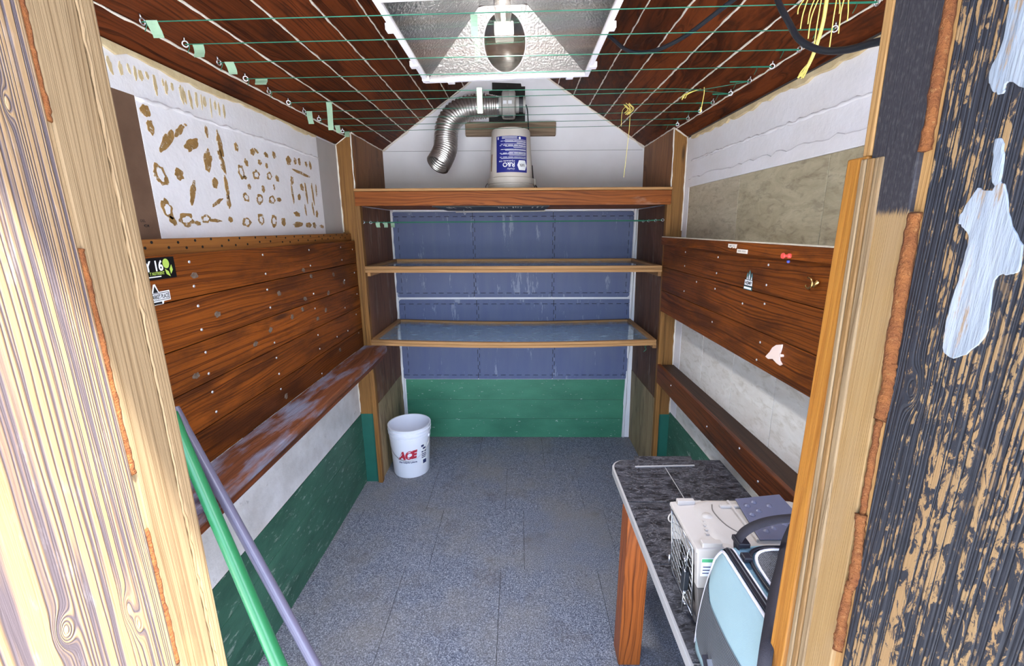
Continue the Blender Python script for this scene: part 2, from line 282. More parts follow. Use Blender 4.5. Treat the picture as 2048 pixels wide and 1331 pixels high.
def metalmats():
    t = NT('hammered_aluminium'); co = t.coord(False); v = t.vor(co, 150, 'SMOOTH_F1')
    M['hammered_aluminium'] = t.bsdf(lin((160, 160, 162)), 0.34, 0.9, bump=v, bstr=0.7, bdist=0.005)
    t = NT('hammered_bright'); co = t.coord(False); v = t.vor(co, 150, 'SMOOTH_F1')
    M['hammered_bright'] = t.bsdf(lin((226, 226, 226)), 0.4, 0.45, bump=v, bstr=0.9, bdist=0.006)
    t = NT('duct_foil'); co = t.coord(False); v = t.noise(co, 30, 4)
    M['duct_foil'] = t.bsdf(t.mix(t.mapr(v, 0.4, 0.7, 0, 0.5), lin((206, 202, 198)), lin((158, 150, 144))), 0.32, 0.9, bump=t.noise(co, 120, 3), bstr=0.15, bdist=0.003)
    t = NT('glass_sheet'); lw = t.n('LayerWeight'); lw.inputs[0].default_value = 0.5; fr = t.math('MULTIPLY_ADD', t.math('POWER', lw.outputs[1], 5.0), 0.90, 0.04)
    tr = t.n('BsdfTransparent'); tr.inputs[0].default_value = (0.86, 0.91, 0.92, 1); gl = t.n('BsdfGlossy'); gl.inputs['Roughness'].default_value = 0.04
    mx = t.n('MixShader'); t.t.links.new(fr, mx.inputs[0]); t.t.links.new(tr.outputs[0], mx.inputs[1]); t.t.links.new(gl.outputs[0], mx.inputs[2])
    df = t.n('BsdfDiffuse'); df.inputs[0].default_value = lin((176, 200, 222))  # pale blue diffuse: dust, with the bluish reflection painted into its colour
    co = t.coord(False); dust_sheen = t.noise(t.scl(co, (1, 3, 3)), 9, 6, 0.7)
    m2 = t.n('MixShader'); t.t.links.new(t.mapr(dust_sheen, 0.35, 0.75, 0.10, 0.50), m2.inputs[0]); t.t.links.new(mx.outputs[0], m2.inputs[1]); t.t.links.new(df.outputs[0], m2.inputs[2])
    t.t.links.new(m2.outputs[0], t.out.inputs[0]); M['glass_sheet'] = t.m
    t = NT('bulb_glass'); lw = t.n('LayerWeight'); lw.inputs[0].default_value = 0.5; fr = t.math('MULTIPLY_ADD', t.math('POWER', lw.outputs[1], 5.0), 0.90, 0.04)
    tr = t.n('BsdfTransparent'); tr.inputs[0].default_value = (0.9, 0.88, 0.86, 1); gl = t.n('BsdfGlossy'); gl.inputs['Roughness'].default_value = 0.05
    mx = t.n('MixShader'); t.t.links.new(fr, mx.inputs[0]); t.t.links.new(tr.outputs[0], mx.inputs[1]); t.t.links.new(gl.outputs[0], mx.inputs[2])
    t.t.links.new(mx.outputs[0], t.out.inputs[0]); M['bulb_glass'] = t.m
    t = NT('mesh_fabric'); co = t.coord(False); sp = t.n('SeparateXYZ'); t.set(sp.inputs[0], co)
    w = t.math('MULTIPLY_ADD', t.math('SINE', t.math('MULTIPLY', sp.outputs[2], 1250)), 0.5, 0.5)
    M['mesh_fabric'] = t.bsdf(t.mix(w, lin((34, 36, 42)), lin((112, 116, 122))), 0.7, bump=w, bstr=0.6, bdist=0.003)
    t = NT('net_fabric'); co = t.coord(False); v = t.vor(co, 260, 'F1', 0.15)
    M['net_fabric'] = t.bsdf(t.mix(t.mapr(v, 0.3, 0.5), lin((26, 26, 30)), lin((108, 108, 112))), 0.7, bump=v, bstr=0.8, bdist=0.003)
metalmats()

# ------------------------------------------------------------------ geometry helpers
ORG = {}
class MB:
    def __init__(s, warp=None): s.v = []; s.f = []; s.warp = warp
    def add(s, vs, fs):
        b = len(s.v); s.v += [tuple(v) for v in vs]; s.f += [tuple(i+b for i in f) for f in fs]; return s
    def box(s, x0, x1, y0, y1, z0, z1):
        vs = [(x, y, z) for x in (x0, x1) for y in (y0, y1) for z in (z0, z1)]
        return s.add(vs, [(0, 1, 3, 2), (4, 6, 7, 5), (0, 4, 5, 1), (2, 3, 7, 6), (0, 2, 6, 4), (1, 5, 7, 3)])
    def hexa(s, vs):    # same corner order as box
        return s.add(vs, [(0, 1, 3, 2), (4, 6, 7, 5), (0, 4, 5, 1), (2, 3, 7, 6), (0, 2, 6, 4), (1, 5, 7, 3)])
    def prism(s, pts, axis, a, b):
        n = len(pts)
        def mk(p, t):
            if axis == 'x': return (t, p[0], p[1])
            if axis == 'y': return (p[0], t, p[1])
            return (p[0], p[1], t)
        vs = [mk(p, a) for p in pts] + [mk(p, b) for p in pts]
        return s.add(vs, [tuple(range(n))[::-1], tuple(range(n, 2*n))] + [(i, (i+1) % n, n+(i+1) % n, n+i) for i in range(n)])
    def tube(s, path, r, seg=8, cap=True, rfun=None):
        P = [Vector(p) for p in path]; n = len(P); rings = []; up = None
        for i in range(n):
            t = (P[min(i+1, n-1)] - P[max(i-1, 0)]).normalized()
            if up is None:
                up = Vector((0, 0, 1)) if abs(t.z) < 0.9 else Vector((1, 0, 0))
            a = (up - t*up.dot(t)).normalized(); b = t.cross(a); up = a
            rr = rfun(i) if rfun else r
            rings.append([P[i] + (a*math.cos(2*PI*k/seg) + b*math.sin(2*PI*k/seg))*rr for k in range(seg)])
        vs = [v for q in rings for v in q]; fs = []
        for i in range(n-1):
            for k in range(seg):
                fs.append((i*seg+k, i*seg+(k+1) % seg, (i+1)*seg+(k+1) % seg, (i+1)*seg+k))
        if cap: fs += [tuple(range(seg))[::-1], tuple((n-1)*seg+k for k in range(seg))]
        return s.add(vs, fs)
    def lathe(s, prof, c, seg=40, axis='z'):
        vs = []
        for (r, h) in prof:
            for k in range(seg):
                a = 2*PI*k/seg; u, w = r*math.cos(a), r*math.sin(a)
                vs.append((c[0]+u, c[1]+w, c[2]+h) if axis == 'z' else ((c[0]+h, c[1]+u, c[2]+w) if axis == 'x' else (c[0]+w, c[1]+h, c[2]+u)))
        fs = [(i*seg+k, i*seg+(k+1) % seg, (i+1)*seg+(k+1) % seg, (i+1)*seg+k) for i in range(len(prof)-1) for k in range(seg)]
        return s.add(vs, fs)
    def grid(s, fn, nu, nv, closed=False):
        vs = [fn(i/nu, j/nv) for i in range(nu+1) for j in range(nv+1)]
        return s.add(vs, [(i*(nv+1)+j, (i+1)*(nv+1)+j, (i+1)*(nv+1)+j+1, i*(nv+1)+j+1) for i in range(nu) for j in range(nv)])
    def build(s, name, mat, parent=None, smooth=False, bevel=0.0, sub=0, keep=False, solid=0.0):
        vs = [s.warp(v) for v in s.v] if s.warp else s.v
        a = np.array(vs, float); lo, hi = a.min(0), a.max(0)
        o = np.array([(lo[0]+hi[0])/2, (lo[1]+hi[1])/2, lo[2]])
        if keep: o = np.zeros(3)
        me = bpy.data.meshes.new(name); me.from_pydata((a-o).tolist(), [], s.f); me.update()
        bm = bmesh.new(); bm.from_mesh(me); bmesh.ops.recalc_face_normals(bm, faces=bm.faces); bm.to_mesh(me); bm.free()
        ob = bpy.data.objects.new(name, me); COL.objects.link(ob)
        if mat: me.materials.append(M[mat])
        base = np.zeros(3)
        if parent is not None: ob.parent = parent; base = ORG[parent]
        ob.location = (o-base).tolist(); ORG[ob] = o
        if smooth:
            for p in me.polygons: p.use_smooth = True
            if smooth is not True: me.set_sharp_from_angle(angle=math.radians(smooth))
        if bevel:
            md = ob.modifiers.new('bevel', 'BEVEL'); md.width = bevel; md.segments = 2; md.limit_method = 'ANGLE'; md.angle_limit = math.radians(40)
        if solid:
            md = ob.modifiers.new('solid', 'SOLIDIFY'); md.thickness = solid; md.offset = 0
        if sub:
            md = ob.modifiers.new('sub', 'SUBSURF'); md.levels = sub; md.render_levels = sub
        return ob
def tag(o, label=None, cat=None, group=None, kind=None):
    if label: o['label'] = label
    if cat: o['category'] = cat
    if group: o['group'] = group
    if kind: o['kind'] = kind
    return o
def thing(name, loc, label=None, cat=None, group=None, rot=None):
    o = bpy.data.objects.new(name, None); COL.objects.link(o); o.location = loc; o.empty_display_size = 0.05
    if rot: o.rotation_euler = rot; ORG[o] = np.zeros(3)      # rotated things: parts in local coordinates
    else: ORG[o] = np.array(loc, float)
    return tag(o, label, cat, group)
def struct(name, loc=(0, 0, 0)): return tag(thing(name, loc), kind='structure')
def share(me, name, loc, parent=None, rot=None, scale=None):
    o = bpy.data.objects.new(name, me); COL.objects.link(o)
    base = np.zeros(3)
    if parent is not None: o.parent = parent; base = ORG[parent]
    o.location = (np.array(loc, float)-base).tolist()
    if rot: o.rotation_euler = rot
    if scale: o.scale = scale
    ORG[o] = np.array(loc, float); return o
def bx(name, mat, parent, x0, x1, y0, y1, z0, z1, bevel=0.0, warp=None):
    return MB(warp).box(x0, x1, y0, y1, z0, z1).build(name, mat, parent, bevel=bevel)
def wobble(p0, p1, n, amp, rnd):
    out = []
    for i in range(n+1):
        t = i/n; p = Vector(p0).lerp(Vector(p1), t)
        out.append(p + Vector((rnd.uniform(-1, 1), rnd.uniform(-1, 1), rnd.uniform(-1, 1)))*amp)
    return out
def bead(name, p0, p1, r, parent, mat='caulk_white', seed=1, step=0.03, amp=0.0015, warp=None):
    rnd = random.Random(seed); n = max(3, int((Vector(p1)-Vector(p0)).length/step))
    rs = [r*rnd.uniform(0.6, 1.35) for _ in range(n+1)]
    return MB(warp).tube(wobble(p0, p1, n, amp, rnd), r, 6, True, lambda i: rs[i]).build(name, mat, parent, smooth=True)
def smooth_path(pts, n=8):
    P = [Vector(p) for p in pts]; out = []
    for i in range(len(P)-1):
        p0, p1, p2, p3 = P[max(i-1, 0)], P[i], P[i+1], P[min(i+2, len(P)-1)]
        for k in range(n):
            t = k/n
            out.append(0.5*((2*p1)+(p2-p0)*t+(2*p0-5*p1+4*p2-p3)*t*t+(3*p1-p0-3*p2+p3)*t**3))
    out.append(P[-1]); return out
_txt = {}
def text_geo(s, bold=0.0, shear=0.0):
    key = (s, bold, shear)
    if key in _txt: return _txt[key]
    cu = bpy.data.curves.new('t', 'FONT'); cu.body = s; cu.size = 1; cu.offset = bold; cu.shear = shear; cu.resolution_u = 3; cu.fill_mode = 'BOTH'
    o = bpy.data.objects.new('t', cu); COL.objects.link(o); dg = bpy.context.evaluated_depsgraph_get(); dg.update()
    me = bpy.data.meshes.new_from_object(o.evaluated_get(dg)); bpy.data.objects.remove(o); bpy.data.curves.remove(cu)
    v = np.array([tuple(x.co) for x in me.vertices]); f = [tuple(p.vertices) for p in me.polygons]
    lo, hi = v.min(0), v.max(0); uv = (v[:, :2]-lo[:2])/(hi[:2]-lo[:2])
    bpy.data.meshes.remove(me); _txt[key] = (uv, f); return uv, f
def text(name, s, mat, parent, fn, bold=0.0, shear=0.0):
    """fn maps the text's unit box (u right, v up) to a point"""
    uv, f = text_geo(s, bold, shear)
    return MB().add([fn(a, b) for a, b in uv], f).build(name, mat, parent)
for s_ in ('16', 'ACE', 'NAPA'): text_geo(s_, 0.02)

# ================================================================== SETTING
ground = bx('ground', 'ground_pale', None, -12, 12, -14, 14, -0.5, -0.12); tag(ground, kind='structure')

# ---- floor with carpet tiles
floor = bx('floor', 'gap_dark', None, -1.15, 1.12, 0.3, 3.42, -0.12, -0.006); tag(floor, kind='structure')
rows = [(0.92, 1.4088, -0.09), (1.410, 1.8848, -0.09), (1.886, 2.3748, 0.033), (2.376, 2.8648, -0.08), (2.866, 3.352, 0.197)]
for (y0, y1, xs) in rows:
    xs0 = xs - 0.5*3
    for k in range(6):
        a, b = max(xs0+0.5*k, XL), min(xs0+0.5*k+0.4982, XR+0.045)
        if b-a > 0.02: bx('carpet_tile', 'carpet', floor, a, b, y0, y1, -0.006, 0.0, bevel=0.0008)

# ---- ceiling
ceiling = struct('ceiling', (0, 0.6, 2.2))
LJ = [-1.061, -0.997, -0.895, -0.792, -0.686, -0.584, -0.480, -0.375, -0.270, -0.165, RX]
RJ = [0.974, 0.903, 0.795, 0.700, 0.595, 0.487, 0.380, 0.275, 0.170, 0.065, RX]
rnd = random.Random(3)
for J, S, sg in ((LJ, SL, 1), (RJ, SR, -1)):
    for k in range(len(J)-1):
        a, b = J[k]+0.0015*sg, J[k+1]-0.0015*sg; e = rnd.uniform(-0.0015, 0.0015)
        pts = [(a, ceil_z(a)+e), (b, ceil_z(b)+e), (b, ceil_z(b)+0.022), (a, ceil_z(a)+0.022)]
        MB().prism(pts, 'y', 0.58, 3.33).build('ceiling_board', 'ceiling_wood', ceiling, bevel=0.0015)
        if k > 0: bead('caulk_bead', (J[k], 0.6, ceil_z(J[k])-0.001), (J[k], DU, ceil_z(J[k])-0.001), 0.0034, ceiling, seed=k+50*(sg > 0))
pts = [(-1.35, RZ-SL*1.294+0.03), (RX, RZ+0.03), (1.25, RZ-SR*1.306+0.03), (1.25, RZ-SR*1.306+0.07), (RX, RZ+0.075), (-1.35, RZ-SL*1.294+0.07)]
MB().prism(pts, 'y', 0.115, 3.45).build('roof_sheet', 'black_frame_wood', ceiling)

# ---- left wall
wl = struct('wall_left', (XL, 1.9, 0))
bx('wall_sheet', 'white_plain', wl, XL-0.05, XL-0.006, 0.5, 3.42, 0, 2.2)
bx('hardboard_panel', 'hardboard', wl, XL-0.008, XL-0.001, 0.56, 1.300, 1.62, 2.081)
bx('white_panel', 'white_foam', wl, XL-0.008, XL, 1.300, 2.428, 1.62, 2.19)
bx('white_panel', 'white_foam', wl, XL-0.008, XL, 0.56, 1.300, 2.081, 2.19)
bx('grey_panel', 'grey_panel', wl, XL-0.008, XL-0.002, 2.428, 2.69, 1.62, 2.19)
bx('white_panel', 'white_dirty', wl, XL-0.008, XL-0.001, 0.56, 2.69, 0.507, 1.0)
for k, (z0, z1) in enumerate([(0, 0.165), (0.167, 0.335), (0.337, 0.505)]):
    bx('green_plank', 'green_scratched', wl, XL-0.008, XL+0.002+0.001*(k % 2), 0.56, 2.69, z0, z1, bevel=0.001)
bead('caulk_bead', (XL, 1.30, 2.077), (XL, 2.43, 2.086), 0.006, wl, 'white_foam', 5, 0.02, 0.003)
# ragged spray-foam seam under the ceiling
rnd = random.Random(11); top = []; bot = []; n = 46
for i in range(n+1):
    y = 0.7 + (2.42-0.7)*i/n; top.append((y, ceil_z(XL)-0.002)); bot.append((y, 2.170+0.012*min(1,(y-0.7)/1.2)+rnd.uniform(-0.009, 0.007)))
MB().prism(top+bot[::-1], 'x', XL-0.002, XL+0.007).build('foam_seam', 'foam_cream', wl, bevel=0.002)
def blob(y, z, ry, rz, ang, rnd, hollow=0):
    pts = []
    n = 20; ph = rnd.uniform(0, 6)
    for k in range(n):
        a = 2*PI*k/n; s = 0.95+0.12*math.sin(2*a+ph)+0.10*math.sin(5*a+2*ph)+rnd.uniform(-0.12, 0.12)
        u, w = ry*math.cos(a)*s, rz*math.sin(a)*s
        # elongated patches lean by ang
        c, d = math.cos(math.radians(ang)), math.sin(math.radians(ang))
        pts.append((y+u*c-w*d, z+u*d+w*c))
    return pts
BL = [(1.326,2.049,0.016,0.019,-25),(1.335,2.007,0.014,0.019,-10),(1.388,1.980,0.015,0.047,-40),(1.491,1.988,0.018,0.037,-55),(1.446,2.020,0.011,0.027,-50),(1.478,2.044,0.006,0.004,0),(1.574,2.044,0.009,0.017,5),(1.557,1.950,0.019,0.041,-22),(1.634,2.013,0.012,0.047,10),(1.631,1.955,0.014,0.039,12),(1.339,1.878,0.023,0.034,12),(1.414,1.888,0.020,0.017,-20),(1.460,1.836,0.011,0.047,-25),(1.576,1.878,0.015,0.019,0),(1.636,1.871,0.011,0.038,5),(1.635,1.819,0.010,0.029,0),(1.574,1.813,0.031,0.007,25),(1.341,1.780,0.021,0.029,8),(1.355,1.746,0.011,0.017,30),(1.412,1.751,0.035,0.020,0),(1.459,1.740,0.013,0.008,0),(1.500,1.755,0.023,0.015,0),(1.545,1.750,0.033,0.006,-5),(1.630,1.755,0.011,0.012,0),(1.726,1.747,0.026,0.020,0),(1.825,1.759,0.024,0.022,0),(1.920,1.755,0.024,0.026,0),(1.999,1.751,0.020,0.017,0),(2.130,1.741,0.050,0.013,0),(2.238,1.740,0.030,0.014,0),(2.299,1.739,0.020,0.014,0),(2.385,1.733,0.023,0.009,0),(2.130,1.790,0.028,0.013,0),(2.342,1.797,0.013,0.019,0),(1.745,1.841,0.020,0.017,0),(1.836,1.840,0.025,0.020,0),(1.928,1.843,0.023,0.019,0),(1.984,1.847,0.018,0.010,0),(1.775,1.883,0.010,0.012,15),(1.871,1.883,0.013,0.013,15),(1.956,1.897,0.007,0.011,0),(1.736,1.934,0.020,0.026,18),(1.755,1.916,0.014,0.007,0),(1.834,1.934,0.023,0.019,5),(1.930,1.940,0.019,0.017,0),(1.991,1.937,0.014,0.014,0),(1.777,1.973,0.011,0.015,0),(1.871,1.986,0.012,0.012,0),(1.919,1.980,0.010,0.010,0),(1.728,2.021,0.011,0.017,15),(1.829,2.020,0.015,0.015,-10),(1.857,2.028,0.016,0.006,-20),(1.926,2.024,0.014,0.011,-10),(1.989,2.033,0.015,0.013,-10),(2.110,2.027,0.022,0.021,-10),(2.172,2.034,0.014,0.014,5),(2.212,2.037,0.014,0.016,10),(2.281,2.035,0.013,0.012,0),(2.326,2.034,0.011,0.021,5),(2.226,1.984,0.087,0.008,-5),(2.120,1.941,0.015,0.018,0),(2.111,1.880,0.008,0.046,4),(2.210,1.919,0.018,0.016,8),(2.171,1.870,0.014,0.016,-5),(2.249,1.896,0.010,0.046,6),(2.320,1.895,0.009,0.050,4),(2.222,1.811,0.007,0.027,8),(2.305,1.820,0.008,0.034,4),(2.364,1.917,0.007,0.029,0)]
rnd = random.Random(21)
HOLLOW = {10, 17, 19, 21, 24, 25, 26, 34, 35, 36, 43, 44, 41}
for i, (y, z, ry, rz, an) in enumerate(BL):
    pts = blob(y, z, ry, rz, an, rnd)
    g = MB().prism(pts, 'x', XL-0.001, XL+0.0015).build('glue_patch', 'glue_brown', wl)
    if i in HOLLOW:
        pts = blob(y, z, ry*0.55, rz*0.55, an, rnd); MB().prism(pts, 'x', XL+0.001, XL+0.0022).build('bare_centre', 'white_foam', g)
for k in range(22):      # drips below the foam seam
    y = 1.20+k*0.023+rnd.uniform(-.008, .008); h = rnd.uniform(0.008, 0.030)
    MB().prism(blob(y, 2.158-h, rnd.uniform(0.003, 0.008), h, rnd.uniform(-6, 6), rnd), 'x', XL-0.001, XL+0.0012).build('glue_patch', 'foam_cream', wl)
# furring strip and planks
fs = bx('furring_strip', 'strip_wood', wl, XL, -1.017, 0.56, 2.68, 1.56, 1.694, bevel=0.002)
hole = MB().lathe([(0.0001, 0.0), (0.0042, 0.0), (0.0042, 0.0015), (0.0001, 0.0015)], (0, 0, 0), 10, 'x').build('hole', 'gap_dark', None, keep=True); hme = hole.data; bpy.data.objects.remove(hole)
rnd = random.Random(5)
for i in range(40):
    share(hme, 'nail_hole', (-1.0175, 1.1+i*0.039+rnd.uniform(-.01, .01), (1.686 if i % 2 else 1.668)+rnd.uniform(-.004, .004)), fs)
PZ = [1.650, 1.517, 1.376, 1.243, 1.102, 0.985]
NAILS = [(1.305,1.625),(1.307,1.551),(1.691,1.623),(1.693,1.549),(1.690,1.487),(2.073,1.623),(1.310,1.489),(1.307,1.414),(1.694,1.414),(1.306,1.340),(1.688,1.270),(1.303,1.270),(1.688,1.205),(1.305,1.206),(1.691,1.135),(1.307,1.136),(2.072,1.414),(2.067,1.342),(2.428,1.280),(2.068,1.208),(2.070,1.136),(2.062,1.008),(2.285,1.144),(2.438,1.142),(2.460,1.435),(2.620,1.461),(2.587,1.210),(1.688,1.069),(2.07,1.55),(2.45,1.62),(2.45,1.55),(2.62,1.60),(2.63,1.33),(2.60,1.09)]
nl = MB().lathe([(0.0001, 0.0028), (0.0028, 0.0024), (0.0046, 0.0012), (0.005, -0.002)], (0, 0, 0), 10, 'x').build('nail', 'nail_steel', None, smooth=True, keep=True); nme = nl.data; bpy.data.objects.remove(nl)
KN = [(1.997,1.535),(2.066,1.500),(1.316,1.583),(1.770,1.460),(1.982,1.404),(1.389,1.447),(1.848,1.345),(1.673,1.327),(1.946,1.361),(2.183,1.313),(2.084,1.288),(1.564,1.299),(1.250,1.281),(2.305,1.065),(1.242,1.507),(2.450,1.424),(2.235,1.395),(1.719,1.024),(2.321,1.481)]
rough_paint('knot_wood', (112, 96, 84), (70, 54, 44), 60, 0.8, 200, 0.5, 0.7)
rnd = random.Random(9)
for k in range(5):
    pl = bx('plank', 'plank_wood', wl, -1.0165, -0.995+rnd.uniform(-.001, .001), 0.6, 2.672, PZ[k+1]+0.003, PZ[k], bevel=0.002)
    for (y, z) in NAILS:
        if PZ[k+1] < z < PZ[k]: share(nme, 'nail', (-0.9955, y, z), pl)
    for (y, z) in KN:
        if PZ[k+1]+.012 < z < PZ[k]-.012:
            MB().prism(blob(y, z, 0.014, 0.011, 0, rnd), 'x', -0.997, -0.9937).build('knot', 'knot_wood', pl, bevel=0.001)
bx('backing', 'gap_dark', wl, XL, -1.0175, 0.6, 2.66, 0.985, 1.555)

# ---- right wall (leans outwards towards its foot)
wr = struct('wall_right', (XR, 1.9, 0))
R = lean
def rb(name, mat, x0, x1, y0, y1, z0, z1, bevel=0.0, parent=None): return bx(name, mat, parent or wr, x0, x1, y0, y1, z0, z1, bevel, R)
rb('wall_sheet', 'white_plain', XR+0.008, XR+0.05, 0.5, 3.42, 0, 2.2)
rb('white_panel', 'white_foam', XR, XR+0.008, 0.56, 2.69, 1.945, 2.215)
rb('white_panel', 'white_plain', XR, XR+0.008, 2.61, 2.69, 1.6, 1.945)
for (a, b, mt) in [(2.029, 2.608, 'slate_tile_up'), (1.462, 2.026, 'slate_tile'), (0.90, 1.459, 'slate_tile')]:
    rb('wall_tile', mt, XR+0.001, XR+0.009, a, b, 1.6, 1.943, 0.001)
rnd = random.Random(31); top = []; bot = []; n = 60
for i in range(n+1):
    y = 0.7+(2.62-0.7)*i/n; top.append((y, 1.992+rnd.uniform(-.008, .008))); bot.append((y, 1.943))
MB(R).prism(top+bot[::-1], 'x', XR-0.006, XR+0.002).build('foam_seam', 'white_foam', wr, bevel=0.003)
top = []; bot = []
for i in range(n+1):
    y = 0.7+(2.60-0.7)*i/n; top.append((y, 2.215)); bot.append((y, 2.196+rnd.uniform(-.008, .008)))
MB(R).prism(top+bot[::-1], 'x', XR-0.012, XR+0.002).build('foam_seam', 'foam_cream', wr, bevel=0.002)
bead('caulk_bead', (XR, 0.8, 2.075), (XR, 2.6, 2.085), 0.006, wr, 'white_foam', 8, 0.02, 0.003, R)
for (a, b) in [(2.263, 2.575), (1.925, 2.260), (1.592, 1.922), (1.25, 1.589), (0.92, 1.247)]:
    rb('wall_tile', 'lower_tile', XR+0.001, XR+0.009, a, b, 0.53, 1.35, 0.001)
rb('white_panel', 'white_plain', XR, XR+0.009, 2.577, 2.69, 0.53, 1.35)
for (z0, z1) in [(0, 0.262), (0.264, 0.528)]: rb('green_plank', 'green_scratched', XR-0.003, XR+0.008, 0.56, 2.69, z0, z1, 0.001)
PR = [1.626, 1.486, 1.346, 1.212]; NR = [(2.317,1.594),(1.936,1.592),(1.938,1.522),(2.315,1.522),(1.543,1.591),(1.542,1.520),(1.691,1.428),(1.540,1.453),(1.941,1.452),(2.147,1.458),(2.3,1.39),(1.94,1.30),(1.54,1.31),(1.55,1.24)]
for k in range(3):
    pl = rb('plank', 'plank_wood', 0.868, 0.890, 0.6, 2.668, PR[k+1]+0.002, PR[k], 0.003)
    for (y, z) in NR:
        if PR[k+1] < z < PR[k]: share(nme, 'nail', R((0.8685, y, z)), pl, rot=(0, 0, PI))
rb('furring_strip', 'strip_wood', 0.891, XR, 0.6, 2.668, 1.56, 1.60); rb('furring_strip', 'strip_wood', 0.891, XR, 0.6, 2.668, 1.225, 1.27)

# ---- back wall
wk = struct('wall_back', (0, D2, 0))
bx('wall_sheet', 'white_plain', wk, -1.1, 1.1, D2, D2+0.06, 0, 1.97)
for (z0, z1) in [(0.0, 0.168), (0.170, 0.338), (0.340, 0.515)]:
    bx('green_plank', 'green_back', wk, -0.925, 0.872, D2-0.006, D2+0.01, z0, z1, 0.0015)
MB().prism([(-1.0, 1.95), (1.0, 1.95), (0.96, ceil_z(0.96)+0.01), (RX, RZ+0.01), (-1.0, ceil_z(-1.0)+0.01)], 'y', DU, DU+0.05).build('gable_panel', 'white_plain', wk)
bx('panel_joint', 'gap_dark', wk, -0.96, 0.88, DU-0.0008, DU+0.01, 2.2535, 2.2550)
for (x0, x1, sd) in ((-0.97, RX, 1), (RX, 0.89, 2)):
    bead('caulk_bead', (x0, DU, ceil_z(x0)-.004), (x1, DU, ceil_z(x1)-.004), 0.008, wk, 'caulk_white', sd, 0.03, 0.002)
bead('foam_bead', (-0.945, D2-0.004, 0.0), (-0.955, D2-0.004, 1.88), 0.012, wk, 'white_foam', 3, 0.05, 0.002)
bead('foam_bead', (0.885, D2-0.004, 0.0), (0.878, D2-0.004, 1.88), 0.012, wk, 'white_foam', 4, 0.05, 0.002)

# ---- alcove sides: posts, side panels, trim strips
t3 = struct('trim_1', (-1.0, D1, 0))
MB().prism([(XL-.01, 0.51), (-0.970, 0.51), (-0.970, ceil_z(-0.970)), (XL-.01, ceil_z(XL))], 'y', D1, 2.77).build('post', 'post_wood', t3)
bx('post_foot', 'green_post', t3, XL-.01, -0.970, D1-0.001, 2.77, 0.0, 0.51)
bx('side_panel', 'panel_dark', t3, -0.985, -0.958, 2.70, D2, 0.56, 1.85)
bx('side_panel', 'panel_pale', t3, -0.985, -0.956, 2.70, D2, 0.0, 0.558)
MB().prism([(2.70, 1.95), (D2, 1.95), (D2, ceil_z(-0.97)), (2.70, ceil_z(-0.97))], 'x', -0.985, -0.966).build('side_panel', 'panel_ply', t3)
bx('edge_strip', 'post_wood', t3, -0.972, -0.943, 2.662, 2.70, 0.0, 1.86, 0.002)
bead('caulk_bead', (-0.970, D1-0.001, 1.95), (-0.970, D1-0.001, ceil_z(-0.97)), 0.004, t3, seed=2)
bead('caulk_bead', (XL, D1, 1.70), (XL, D1, ceil_z(XL)), 0.005, t3, seed=3)
bead('caulk_bead', (XL, D1, ceil_z(XL)-.002), (-0.970, D1, ceil_z(-0.97)-.002), 0.004, t3, seed=4, step=0.02)
bead('caulk_bead', (-0.966, D1, ceil_z(-0.966)-.003), (-0.966, DU, ceil_z(-0.966)-.003), 0.004, t3, seed=6)
bead('caulk_bead', (XL, D1-.001, 0.52), (XL, D1-.001, 0.96), 0.006, t3, seed=7)
t4 = struct('trim_2', (0.93, D1, 0))
MB(R).prism([(0.895, 0.51), (XR+.01, 0.51), (XR+.01, ceil_z(XR)), (0.895, ceil_z(0.895))], 'y', D1, 2.77).build('post', 'post_wood', t4)
MB(R).box(0.895, XR+.01, D1-0.001, 2.77, 0.0, 0.51).build('post_foot', 'green_post', t4)
MB(R).box(0.890, 0.915, 2.70, D2, 0.60, 1.85).build('side_panel', 'panel_dark', t4)
MB(R).box(0.888, 0.915, 2.70, D2, 0.0, 0.598).build('side_panel', 'panel_pale', t4)
MB(R).prism([(2.70, 1.95), (D2, 1.95), (D2, ceil_z(0.893)), (2.70, ceil_z(0.893))], 'x', 0.893, 0.915).build('side_panel', 'panel_ply', t4)
MB(R).box(0.872, 0.900, 2.662, 2.70, 0.0, 1.86).build('edge_strip', 'post_wood', t4, bevel=0.002)
bead('caulk_bead', (0.895, D1-0.001, 1.95), (0.895, D1-0.001, ceil_z(0.895)), 0.004, t4, seed=12, warp=R)
bead('caulk_bead', (XR, D1, 1.70), (XR, D1, ceil_z(XR)), 0.006, t4, seed=13, warp=R)
bead('caulk_bead', (XR, D1, ceil_z(XR)-.002), (0.895, D1, ceil_z(0.895)-.002), 0.004, t4, seed=14, step=0.02, warp=R)
bead('caulk_bead', (0.893, D1, ceil_z(0.893)-.003), (0.893, DU, ceil_z(0.893)-.003), 0.004, t4, seed=16, warp=R)
bead('caulk_bead', (XR, D1-.001, 0.52), (XR, D1-.001, 1.2), 0.006, t4, seed=17, warp=R)

